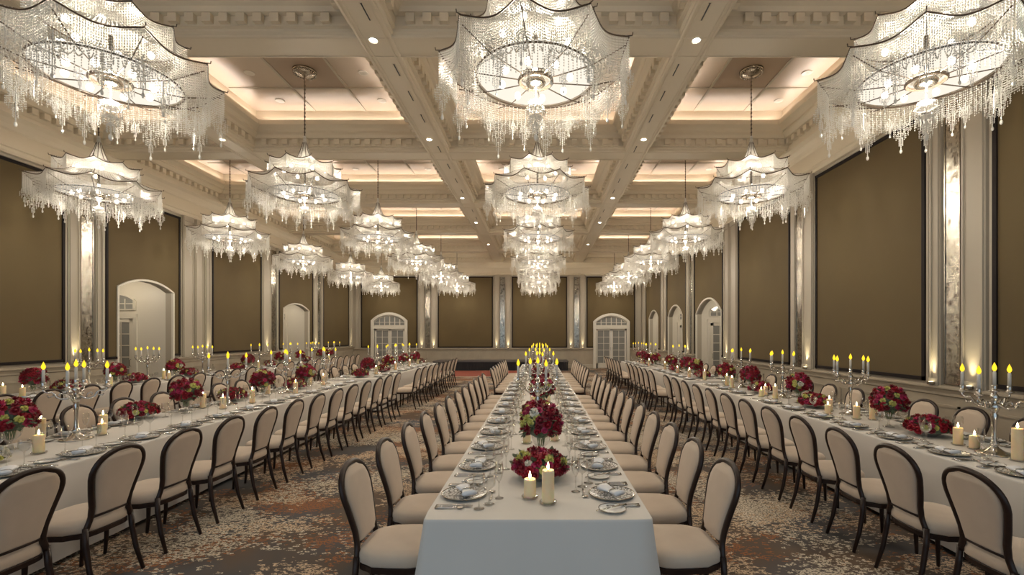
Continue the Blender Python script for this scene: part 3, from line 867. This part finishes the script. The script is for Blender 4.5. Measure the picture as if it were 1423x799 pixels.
CLOTHS = [
 ('near centre table', -.01, 2.54, 10.2, .625, 0, (0, 0), 1, 'long white floor-length tablecloth on the near centre table'),
 ('far centre table', -.01, 10.75, 16.3, .60, 0, (0, 0), .4, 'white floor-length tablecloth on the far centre table, before the stage'),
 ('near left table', -4.33, 1.4, 10.25, .59, .030, (.32, 0), .3, 'long white tablecloth on the near table left of the centre aisle'),
 ('far left table', -4.31, 10.75, 17.2, .59, .004, (.32, 0), .3, 'white tablecloth on the far left table with nine aisle chairs'),
 ('near right table', 3.855, 1.2, 9.9, .565, 0, (0, .32), .3, 'long white tablecloth on the near right table below the big wall panels'),
 ('middle right table', 3.80, 10.3, 14.1, .56, 0, (0, .32), .3, 'white tablecloth on the middle table of the right row'),
 ('far right table', 3.74, 14.55, 18.3, .56, 0, (0, .32), .3, 'white tablecloth on the farthest table of the right row'),
 ('near left-wall table', -8.55, 4.4, 12.6, .53, .024, (0, 0), .3, 'white tablecloth on the near table beside the left wall'),
 ('far left-wall table', -8.80, 13.1, 20.6, .53, .024, (0, 0), .3, 'white tablecloth on the far table beside the left wall'),
]
TAB = {}
for nm, x, y0, y1, h, rz, tk, fl_, lab in CLOTHS:
    tablecloth(x, y0, y1, h, rz, lab, tk, fl_); TAB[nm] = (x, (y0 + y1) / 2, h, rz, y0, y1)
def on_table(nm, u, y):
    x, yc, h, rz, y0, y1 = TAB[nm]
    return (x + u * cos(rz) - (y - yc) * sin(rz), y)

# ------------------------------------------------------------------ tableware prototypes
def proto(name, cat, parts):
    root = empty(name, '', cat)
    for pn, mb, mat, sm in parts: mb.build(pn, mat, root, sm)
    freeze(root); return root
def single(name, cat, mb, mat, sm=True):
    o = mb.build(name, mat, None, sm); tag(o, '', cat); KIDS[o.name] = []; return o
m = MB(); m.lathe([(.001, .004), (.085, .004), (.10, .006), (.128, .011), (.140, .014), (.142, .016)], 40, cap=False); r_ = MB(); r_.tube([(.141 * cos(2 * PI * k / 40), .141 * sin(2 * PI * k / 40), .016) for k in range(40)], .003, 5, True)
plate = proto('charger_plate', 'plate', [('dish', m, plate_m, True), ('rim', r_, nickel_m, True)])
m = MB(); m.lathe([(.001, .003), (.05, .003), (.06, .006), (.078, .010), (.079, .012)], 28, cap=False); r_ = MB(); r_.tube([(.078 * cos(2 * PI * k / 28), .078 * sin(2 * PI * k / 28), .012) for k in range(28)], .002, 5, True)
bplate = proto('bread_plate', 'plate', [('dish', m, principled('white_china', (.78, .77, .74), .25), True), ('rim', r_, nickel_m, True)])
m = MB()   # rolled napkin standing from a ring
rings = []
for i in range(9):
    t = i / 8; y = -.075 + .15 * t; r = .020 + .018 * abs(t - .45) * 2
    rings.append([((r * 1.25) * (abs(cos(a)) ** .6) * (1 if cos(a) >= 0 else -1) * (1 + .06 * sin(5 * a + i)), y * 1.05, .013 + r * .42 + r * .42 * sin(a) * (1 + .12 * cos(3 * a + i))) for a in [2 * PI * k / 16 for k in range(16)]])
m.loft(rings)
r_ = MB(); r_.tube([(.030 * cos(2 * PI * k / 20), -.01, .0235 + .0125 * sin(2 * PI * k / 20)) for k in range(20)], .004, 6, True)
napkin = proto('rolled_napkin', 'napkin', [('linen', m, napkin_m, True), ('napkin_ring', r_, silver_m, True)])
def cutlery(kind):
    m = MB()
    m.tube([(0, -.10, .004), (0, -.06, .005), (0, 0, .0045), (0, .02, .004)], [.006, .0055, .0035, .003], 6, sq=1.3)
    if kind == 'knife': m.loft([[(-.004, .02, .002), (.005, .02, .002), (.005, .02, .006), (-.004, .02, .006)], [(-.008, .06, .002), (.006, .06, .003), (.006, .06, .004), (-.008, .06, .005)], [(-.002, .115, .002), (.005, .11, .003), (.005, .11, .004), (-.002, .115, .004)]])
    elif kind == 'fork':
        m.loft([[(-.004, .02, .003), (.004, .02, .003), (.004, .02, .005), (-.004, .02, .005)], [(-.012, .05, .003), (.012, .05, .003), (.012, .05, .006), (-.012, .05, .006)]])
        for q in (-.0095, -.0032, .0032, .0095): m.box((q, .073, .006), (.003, .048, .003))
    else: m.lathe([(.0001, .002), (.014, .004), (.019, .008), (.0195, .009)], 14, (0, .045, 0), False)
    return m
knife = single('table_knife', 'knife', cutlery('knife'), silver_m); fork = single('table_fork', 'fork', cutlery('fork'), silver_m); spoon = single('dessert_spoon', 'spoon', cutlery('spoon'), silver_m)
def stemware(name, H, R, stem, base, taper):
    b = MB(); b.lathe([(.004, stem), (R * .55, stem + .012), (R * .92, stem + (H - stem) * .3), (R, stem + (H - stem) * .5), (R * .97, stem + (H - stem) * .75), (R * taper, H)], 16, cap=False)
    s = MB(); s.lathe([(base, .001), (base * .9, .004), (.006, .010), (.0038, .03), (.0038, stem - .01), (.006, stem)], 14)
    return proto(name, 'glass', [('bowl', b, glass_m, True), ('foot', s, glass_m, True)])
goblet = stemware('water_goblet', .175, .040, .085, .034, .90); wine = stemware('wine_glass', .205, .037, .105, .033, .80); flute = stemware('champagne_flute', .225, .026, .10, .030, .88)

# menu card for the near places
m = MB(); m.box((0, 0, .0015), (.10, .17, .002)); 

# ------------------------------------------------------------------ flowers
def bloom_mesh(seed):
    m = MB(); r = random.Random(seed); m.ball((0, 0, .010), .013, 8, 6)
    for lev, (n, rad, h, tilt, w) in enumerate(((4, .014, .030, .15, .016), (5, .021, .028, .45, .020), (6, .029, .022, .85, .024), (7, .034, .012, 1.2, .026))):
        for k in range(n):
            a = 2 * PI * k / n + lev * .6 + r.uniform(-.15, .15); vs = []
            for i in range(3):
                t = i / 2
                for j in (-1, 0, 1):
                    an = a + j * .42 * (1.25 - .3 * t); rr = .006 + (rad - .006) * (t ** .8) + (.003 if j == 0 else 0)
                    z = h * t - tilt * .010 * t * t * 1.5 - (.003 if j else 0) * t
                    vs.append((rr * cos(an), rr * sin(an), z))
            m.add(vs, [(0, 1, 4, 3), (1, 2, 5, 4), (3, 4, 7, 6), (4, 5, 8, 7)])
    return m
BL = [bloom_mesh(i) for i in range(3)]
def dome_spots(n, rx, rz_, zc, low, seed):
    r = random.Random(seed); pts = []
    ga = PI * (3 - 5 ** .5)
    for i in range(n):
        ct = 1 - (1 - low) * (i + .5) / n; stt = math.sqrt(max(0, 1 - ct * ct)); a = i * ga + r.uniform(-.15, .15)
        k = r.uniform(.93, 1.06)
        pts.append((Vector((rx * stt * cos(a) * k, rx * stt * sin(a) * k, zc + rz_ * ct * k)), Vector((stt * cos(a), stt * sin(a), ct * rx / rz_)).normalized()))
    return pts
MIX = ['crimson'] * 10 + ['burgundy'] * 10 + ['magenta'] * 5 + ['lime'] * 4 + ['white'] * 1
def add_leaves(m, pts, n, rx, rz_, zc, seed):
    r = random.Random(seed)
    for i in range(n):
        ct = r.uniform(-.55 if rx < .18 else .05, .75); a = r.uniform(0, 2 * PI); stt = math.sqrt(1 - ct * ct)
        nrm = Vector((stt * cos(a), stt * sin(a), ct)); p = Vector((rx * stt * cos(a), rx * stt * sin(a), zc + rz_ * ct)) * 1.0
        t = nrm.cross(Vector((0, 0, 1))).normalized(); b = (nrm * .6 + Vector((r.uniform(-.4, .4), r.uniform(-.4, .4), r.uniform(-.5, .3) if rx < .18 else r.uniform(.0, .3)))).normalized()
        L = r.uniform(.035, .065); w = L * .38
        vs = [p, p + b * L * .5 + t * w + nrm * .006, p + b * L, p + b * L * .5 - t * w + nrm * .006, p + b * L * .5 + nrm * -.002]
        m.add([tuple(v) for v in vs], [(0, 1, 4), (1, 2, 4), (2, 3, 4), (3, 0, 4)])
def make_arrangement(tall, detailed, seed, white=False):
    nm = 'tall_flower_arrangement' if tall else 'low_flower_arrangement'
    root = empty(nm, '', 'flower arrangement')
    if tall: n, rx, rz_, zc, low = 64, .158, .150, .285, -.55
    else: n, rx, rz_, zc, low = 60, .180, .130, .062, .02
    pts = dome_spots(n, rx, rz_, zc, low, seed); r = random.Random(seed + 5)
    cols = [r.choice(MIX) if not white else r.choice(['white', 'white', 'lime']) for _ in pts]
    if detailed:
        cache = {}
        for (p, nrm), c in zip(pts, cols):
            key = (c, r.randrange(3))
            if key not in cache:
                o = BL[key[1]].build('bloom', ROSE[c], root, True); cache[key] = o
            else:
                o = cache[key].copy(); COL.objects.link(o); o.parent = root
            o.location = p; o.rotation_euler = nrm.to_track_quat('Z', 'Y').to_euler()
            s = r.uniform(.8, 1.2); o.scale = (s, s, s)
            if c == 'lime': tag(o, 'lime yellow bloom')
    else:
        m = MB(); names = list(ROSE)
        for (p, nrm), c in zip(pts, cols):
            m.cur = names.index(c); q = nrm.to_track_quat('Z', 'Y').to_matrix() * r.uniform(.85, 1.2); b = BL[r.randrange(3)]
            m.add([tuple(p + q @ Vector(v)) for v in b.v], b.f)
        tag(m.build('blooms', [ROSE[k] for k in names], root, True), kind='stuff')
    m = MB(); m.ball((0, 0, zc if tall else zc - .02), rx * .86, 14, 8, rz_ / rx) if tall else m.lathe([(rx * .93, .05), (rx * .86, .09), (rx * .5, .155), (.001, .17)], 14)
    add_leaves(m, pts, 60, rx, rz_, zc, seed); tag(m.build('foliage', leaf_m, root), kind='stuff')
    v = MB()
    if tall: v.lathe([(.055, 0), (.056, .006), (.03, .016), (.012, .03), (.010, .07), (.03, .08), (.060, .11), (.076, .16), (.080, .19)], 20)
    else: v.lathe([(.07, 0), (.085, .01), (.11, .035), (.115, .045)], 20)
    v.build('vase' if tall else 'dish', glass_m if tall else silver_m, root, True)
    if tall:
        s = MB()
        for k in range(9):
            a = 2 * PI * k / 9; s.tube([(.02 * cos(a), .02 * sin(a), .09), (.05 * cos(a + .5), .05 * sin(a + .5), .24)], .004, 5)
        s.build('stems', stem_m, root)
    freeze(root); return root
TALL_D = [make_arrangement(True, True, s) for s in (11, 12)]; LOW_D = [make_arrangement(False, True, s) for s in (21, 22)]
TALL_F = [make_arrangement(True, False, s) for s in (31, 32, 33)]; LOW_F = [make_arrangement(False, False, s) for s in (41, 42)]
WHITE_D = make_arrangement(False, False, 51, True)
cnt = {}; OBST = []
def flowers(kind, x, y, tabn, where):
    near = y < 6.6; OBST.append((x, y, .185 if kind == 'tall' else .215))
    pool = (TALL_D if near else TALL_F) if kind == 'tall' else (LOW_D if near else LOW_F)
    cnt[kind] = cnt.get(kind, 0) + 1; p = pool[cnt[kind] % len(pool)]
    lab = ('crimson and lime flower dome on vase, %s on the %s' if kind == 'tall' else 'low crimson and magenta flowers, %s on the %s') % (where, tabn)
    place(p, (x, y, .753), rnd.uniform(0, 6.28), lab, 'raised flower arrangements on the tables' if kind == 'tall' else 'low flower arrangements on the tables')

# ------------------------------------------------------------------ candles and candelabra
def make_candle():
    root = empty('pillar_candle', '', 'candle')
    m = MB(); m.lathe([(.001, .006), (.0355, .006), (.037, .02), (.037, .97), (.034, .995), (.026, .985), (.001, .975)], 20); o = m.build('wax', wax_m, root, True)
    freeze(root); return root
candles = {}
flame_mb = MB(); flame_mb.lathe([(.0005, 0), (.005, .006), (.0075, .014), (.006, .024), (.003, .036), (.0004, .046)], 10)
def make_candle(h, holder=True):
    root = empty('pillar_candle', '', 'candle')
    m = MB(); m.lathe([(.001, .008), (.036, .008), (.037, .02), (.037, h - .012), (.035, h), (.030, h - .002), (.024, h - .010), (.001, h - .012)], 20); m.build('wax', wax_m, root, True)
    m = MB(); m.tube([(0, 0, h - .012), (.001, 0, h + .008)], .0015, 5); m.build('wick', black_m, root)
    o = flame_mb.build('flame', flame_m, root, True); o.location = (0, 0, h + .002)
    m = MB(); m.lathe([(.001, 0), (.046, 0), (.052, .006), (.052, .016), (.048, .016), (.046, .007), (.001, .007)], 20); m.build('glass_holder', glass_m, root, True)
    freeze(root); return root
for h in (.12, .16, .20, .26): candles[h] = make_candle(h)
def candle(h, x, y, label):
    OBST.append((x, y, .055)); k = min(candles, key=lambda q: abs(q - h)); place(candles[k], (x, y, .753), rnd.uniform(0, 6), label, 'lit ivory pillar candles on the tables')
ARMS = 4
def make_candelabrum():
    root = empty('silver_candelabrum', '', 'candelabrum')
    m = MB(); m.lathe([(.125, 0), (.128, .006), (.12, .012), (.10, .016), (.07, .026), (.045, .045), (.03, .055), (.024, .07)], 28); m.build('base', silver_m, root, True)
    m = MB(); m.lathe([(.024, .065), (.034, .085), (.024, .10), (.016, .13), (.014, .20), (.018, .28), (.026, .33), (.018, .345), (.030, .37), (.040, .395), (.030, .42), (.016, .435), (.026, .46), (.034, .48), (.022, .50), (.012, .52)], 16); m.build('stem', silver_m, root, True)
    cup = [(.006, -.02), (.018, -.012), (.034, 0), (.036, .004), (.018, .008), (.016, .03), (.020, .05), (.015, .052)]
    m = MB()
    pts = [(0, 0, 0)]; 
    path = [(.02, .43), (.06, .395), (.10, .39), (.135, .41), (.15, .445), (.17, .465), (.20, .455), (.225, .475), (.225, .50)]
    m.tube([(a, 0, b) for a, b in path], [.010, .010, .009, .009, .009, .008, .008, .008, .010], 7)
    m.tube([(.07, 0, .40), (.085, 0, .44), (.11, 0, .45), (.12, 0, .43), (.105, 0, .42)], .006, 6)
    m.tube([(.15, 0, .44), (.165, 0, .42), (.19, 0, .415), (.20, 0, .435)], .006, 6)
    arm = m.build('arm', silver_m, root, True)
    m = MB(); m.lathe([(a, b + .51) for a, b in cup], 14, (.225, 0, 0)); dc = m.build('candle_cup', silver_m, arm, True)
    for k in range(1, ARMS):
        o = arm.copy(); COL.objects.link(o); o.parent = root; o.rotation_euler = (0, 0, 2 * PI * k / ARMS); d2 = dc.copy(); COL.objects.link(d2); d2.parent = o
    m = MB(); m.lathe([(a, b + .53) for a, b in cup], 14); m.build('centre_cup', silver_m, root, True)
    freeze(root); return root
candelabrum = make_candelabrum()
tp = empty('taper_candle', '', 'taper candle')
m = MB(); m.lathe([(.001, 0), (.0125, 0), (.0125, .10), (.010, .115), (.002, .118)], 12); m.build('wax', taper_m, tp, True)
m = MB(); m.lathe([(.004, .116), (.012, .124), (.0175, .140), (.014, .158), (.006, .178), (.0005, .192)], 12); m.build('flame', yflame_m, tp, True); freeze(tp)
def candelabra(x, y, tabn, where, rz):
    OBST.append((x, y, .13)); place(candelabrum, (x, y, .753), rz, 'ornate silver five-light candelabrum, %s on the %s' % (where, tabn), 'silver candelabra on the tables')
    spots = [(0, 0, .582, 'centre cup')]
    for k in range(ARMS):
        a = rz + 2 * PI * k / ARMS; spots.append((.225 * cos(a), .225 * sin(a), .562, ('%s arm' % ORD[k])))
    for dx, dy, z, w in spots:
        place(tp, (x + dx, y + dy, .753 + z), 0, 'lit white taper in the %s of the %s candelabrum, %s' % (w, where.replace(' from near', ''), tabn), 'taper candles with yellow flames in the candelabra')

def lay(nm, items, u0=0.0, rz0=.4):
    """items: (kind, y, u or x, ...) in world metres along a table"""
    c = {}
    for it in sorted(items, key=lambda q: q[1]):
        kind, y = it[0], it[1]; x = it[2] if len(it) > 2 and it[2] is not None else on_table(nm, u0, y)[0]
        c[kind] = c.get(kind, 0) + 1; w = ORD[c[kind] - 1] + ' from near'
        if kind == 'cand': candelabra(x, y, nm, w, rz0 + rnd.uniform(-.25, .25))
        elif kind == 'candle': candle(it[3], x, y, 'lit ivory pillar candle in glass holder, %s on the %s' % (w, nm))
        elif kind == 'white': place(WHITE_D, (x, y, .753), 0, 'low white blossoms at the near end of the near left table', scale=(.7, .7, .7))
        else: flowers(kind, x, y, nm, w)
C = lambda y, x, h: ('candle', y, x, h)
lay('near centre table', [C(2.87, -.06, .12), C(2.78, .05, .20), ('low', 3.27, 0), ('tall', 3.85, .01), C(4.33, -.12, .16), C(4.42, .14, .12), ('cand', 5.05, -.02),
    C(5.45, .11, .16), ('low', 5.8, -.02), ('tall', 6.35, .03), C(6.8, -.1, .12), C(6.85, .12, .20), ('cand', 7.5, .0), ('low', 8.05, .02), ('tall', 8.6, 0), C(9.0, .1, .16), ('cand', 9.6, 0)], rz0=.35)
lay('far centre table', [('low', 11.1, 0), ('tall', 11.7, 0), C(12.0, .12, .2), C(12.1, -.1, .16), ('cand', 12.5, 0), ('tall', 13.3, .0), ('cand', 14.2, 0), ('low', 14.8, 0), ('tall', 15.3, 0), ('cand', 15.9, 0)], rz0=.5)
lay('near left table', [('tall', 4.1, -4.64), ('white', 3.62, -4.30), C(4.5, -4.80, .20), C(3.95, -4.23, .16), C(4.68, -4.38, .12), C(4.95, -4.62, .16), ('cand', 4.5, -4.46), ('low', 5.62, -4.82), ('tall', 6.02, -4.55),
    C(6.42, -4.62, .20), C(6.35, -4.30, .16), ('cand', 6.75, -4.50), ('low', 7.15, -4.70), ('tall', 7.6, -4.50), C(6.9, -4.24, .20), C(7.95, -4.62, .26), ('cand', 8.15, -4.42), C(8.05, -4.20, .2), ('low', 8.7, -4.55), ('tall', 9.1, -4.55), C(9.4, -4.35, .2), C(9.42, -4.62, .26), ('cand', 9.75, -4.5)])
lay('far left table', [('low', 11.2, None), ('tall', 11.7, None), C(12.0, -4.2, .2), C(12.1, -4.5, .16), ('cand', 12.4, None), ('low', 12.85, None), ('tall', 13.3, None), C(13.6, -4.2, .2), C(13.7, -4.45, .2), ('cand', 14.0, None), ('tall', 14.8, None), C(15.1, -4.2, .2), ('cand', 15.5, None), ('tall', 16.2, None), C(16.5, -4.3, .2), ('low', 16.75, None)])
lay('near right table', [('cand', 3.95, 3.84), C(3.72, 3.80, .26), C(4.26, 3.81, .16), C(4.11, 3.86 - .04, .12), ('low', 4.68, 3.88), ('tall', 5.12, 3.82), C(5.53, 3.94, .26), C(5.58, 3.78, .16), ('cand', 5.90, 3.92), C(5.94, 3.66, .12), C(6.17, 3.82, .16), ('low', 6.5, 3.80), ('tall', 6.95, 3.85),
    C(7.35, 3.70, .2), ('cand', 7.55, 3.92), C(7.75, 3.74, .16), C(7.6, 3.6, .12), ('low', 8.1, 3.82), ('tall', 8.55, 3.85), ('cand', 9.05, 3.9), C(8.9, 3.66, .2), C(9.3, 3.72, .2), ('tall', 9.55, 3.8)])
lay('middle right table', [C(10.5, 3.7, .2), ('low', 10.95, None), ('tall', 11.4, None), C(11.1, 3.55, .2), ('tall', 12.1, None), C(12.4, 3.65, .16), ('cand', 12.75, None), ('low', 13.1, None), ('tall', 13.5, None), C(13.8, 3.7, .2)])
lay('far right table', [('tall', 15.1, None), C(15.4, 3.6, .2), ('cand', 15.75, None), ('low', 16.1, None), ('tall', 16.5, None), C(16.8, 3.65, .2), ('tall', 17.3, None), ('cand', 17.7, None)])
lay('near left-wall table', [('cand', 7.2, -8.62), C(7.55, -8.35, .16), C(7.45, -8.55, .2), ('tall', 7.95, -8.6), ('low', 8.45, -8.55), C(8.75, -8.5, .16), ('cand', 8.95, -8.62), C(9.15, -8.4, .2), ('tall', 9.5, -8.62), ('low', 9.95, -8.6), ('cand', 10.4, -8.72), C(10.6, -8.4, .16), C(10.7, -8.6, .2), ('tall', 11.1, -8.65), ('low', 11.55, -8.65), ('cand', 12.0, -8.65), ('low', 6.7, -8.5), ('tall', 6.2, -8.5)])
lay('far left-wall table', [('low', 13.5, None), ('tall', 14.0, None), C(14.3, -8.6, .2), ('cand', 14.6, None), ('low', 15.2, None), ('tall', 15.8, None), C(16.1, -8.6, .2), ('cand', 16.5, None), ('tall', 17.2, None), ('low', 17.7, None), ('cand', 18.2, None), ('tall', 18.9, None), C(19.2, -8.65, .2), ('tall', 19.7, None), ('cand', 20.2, None)])

# ------------------------------------------------------------------ chairs and place settings
def seat_row(nm, side, sidename, chairs_x, ys, settings=True, first=0):
    """side: -1 the table's left edge, +1 its right edge. Diners face the table."""
    x, yc, h, rz, y0, y1 = TAB[nm]
    face = -PI / 2 if side < 0 else PI / 2
    for k, y in enumerate(ys):
        cx = chairs_x(y) if callable(chairs_x) else chairs_x
        j = rnd.uniform(-.035, .035)
        place(chair, (cx, y, 0), face + j, 'beige upholstered chair, %s from near on the %s of the %s' % (ORD[k], sidename, nm), 'upholstered dining chairs along the tables')
        if not settings: continue
        MINE = []; PL = []; BP = []
        ex = on_table(nm, side * h, y)[0]
        def P(u, v):   # u along diner's right, v away from the diner
            # facing -> direction into the table
            fx = -side; return (ex + fx * v, y + (-fx) * u)
        w = '%s place on the %s of the %s' % (ORD[k], sidename, nm)
        r0 = face + rz
        def put(p, u, v, a, what, grp, z=.7535):
            kn = p.name.split('.')[0]
            rad = {'charger_plate': .145, 'bread_plate': .08, 'table_knife': .015, 'table_fork': .015, 'dessert_spoon': .015}.get(kn, .042)
            if kn == 'rolled_napkin':
                if not PL: return
                px, py = PL[0] + (u * side), PL[1]
            elif kn == 'table_knife' and z > .76 and not BP: return
            else:
                best = None; movable = rad > .02
                offs = ((0, 0), (.04, 0), (-.04, 0), (.08, 0), (-.08, 0), (0, -.03), (.05, -.05), (-.05, -.05), (.11, -.04), (-.11, -.04), (.14, -.08), (0, -.09))
                block = OBST + (MINE if rad in (.08, .042) else [])
                for du, dv in (offs if movable else offs[:1]):
                    if rad > .1 and dv < 0: continue
                    px, py = P(u + du, v + dv); gap = min([math.hypot(px - a, py - b) - c_ - rad for a, b, c_ in block if abs(b - py) < .6] or [1])
                    if best is None or gap > best[0]: best = (gap, px, py)
                    if gap > 0: break
                gap, px, py = best
                if gap < 0: return
                if rad == .145: PL[:] = [px, py]
                if kn == 'bread_plate': BP.append(1)
                if movable: MINE.append((px, py, rad - .005))
            place(p, (px, py, z), r0 + a, what + ', ' + w, grp)
        put(plate, 0, .165, rnd.uniform(0, 6), 'patterned silver-rimmed plate', 'charger plates at the places')
        put(napkin, rnd.uniform(-.015, .015), .175, rnd.uniform(-1.9, -.9), 'rolled white napkin', 'rolled napkins on the plates', .757)
        full = y < 6.2; mid = y < 9.6
        put(goblet, .16, .335, 0, 'clear water goblet', 'water goblets at the places')
        if mid or True:
            put(wine, .235, .285, 0, 'clear wine glass', 'wine glasses at the places')
        if mid:
            put(flute, .10, .385, 0, 'slender champagne flute', 'champagne flutes at the places')
            put(knife, .19, .13, 0, 'silver knife', 'table knives at the places')
            put(fork, -.175, .13, 0, 'silver dinner fork', 'dinner forks at the places')
            put(bplate, -.255, .20, 0, 'small white bread plate', 'bread plates at the places')
        if full:
            put(knife, .212, .13, 0, 'outer silver fish knife', 'fish knives at the places')
            put(fork, -.20, .13, 0, 'outer silver salad fork', 'salad forks at the places')
            put(spoon, 0, .335, PI / 2, 'silver dessert spoon', 'dessert spoons at the places')
            put(knife, -.255, .20, .5, 'silver butter knife', 'butter knives on the bread plates', .766)
            put(spoon, .233, .13, 0, 'silver soup spoon', 'soup spoons at the places')
rng = lambda a, p, n: [a + p * i for i in range(n)]
seat_row('near centre table', -1, 'left side', -.875, rng(2.93, .62, 12))
seat_row('near centre table', 1, 'right side', .875, rng(2.93, .62, 12))
seat_row('far centre table', -1, 'left side', -.86, rng(11.25, .62, 8))
seat_row('far centre table', 1, 'right side', .86, rng(11.25, .62, 8))
seat_row('near left table', 1, 'aisle side', lambda y: -3.27 - .004 * y, rng(2.75, .60, 13))
seat_row('near left table', -1, 'wall side', lambda y: on_table('near left table', -.59 - .02, y)[0], rng(3.45, .61, 11))
seat_row('far left table', 1, 'aisle side', -3.23, rng(11.3, .64, 9))
seat_row('far left table', -1, 'wall side', -4.95, rng(11.3, .64, 9))
seat_row('near right table', -1, 'aisle side', 2.83, rng(2.75, .602, 12))
seat_row('near right table', 1, 'wall side', 4.42, rng(3.20, .63, 11))
seat_row('middle right table', -1, 'aisle side', 2.83, rng(10.65, .58, 6))
seat_row('middle right table', 1, 'wall side', 4.38, rng(10.75, .6, 5))
seat_row('far right table', -1, 'aisle side', 2.80, rng(14.95, .58, 6))
seat_row('far right table', 1, 'wall side', 4.32, rng(15.0, .6, 5))
seat_row('near left-wall table', 1, 'aisle side', lambda y: -7.45 - .02 * (y - 6), rng(5.6, .62, 11))
seat_row('near left-wall table', -1, 'wall side', lambda y: 0, [])
seat_row('far left-wall table', 1, 'aisle side', lambda y: -7.85 - .024 * (y - 14), rng(13.6, .62, 11))

# ------------------------------------------------------------------ world and colour management
w = bpy.data.worlds.new('world'); sc.world = w; w.use_nodes = True
bg = w.node_tree.nodes['Background']; bg.inputs[0].default_value = (.50, .62, .72, 1); bg.inputs[1].default_value = 1.15
sc.view_settings.view_transform = 'Standard'; sc.view_settings.look = 'None'
sc.view_settings.gamma = 1; sc.view_settings.use_curve_mapping = False
sc.view_settings.exposure = 0.0
cy = sc.cycles
cy.max_bounces = 7; cy.diffuse_bounces = 4; cy.glossy_bounces = 3; cy.transmission_bounces = 4; cy.transparent_max_bounces = 24
cy.sample_clamp_indirect = 4; cy.caustics_reflective = False; cy.caustics_refractive = False
cy.use_denoising = True
# prototypes never placed are dropped
for o in list(COL.objects):
    if o.parent is None and o.get('label') == '' :
        for c in list(o.children_recursive): bpy.data.objects.remove(c)
        bpy.data.objects.remove(o)
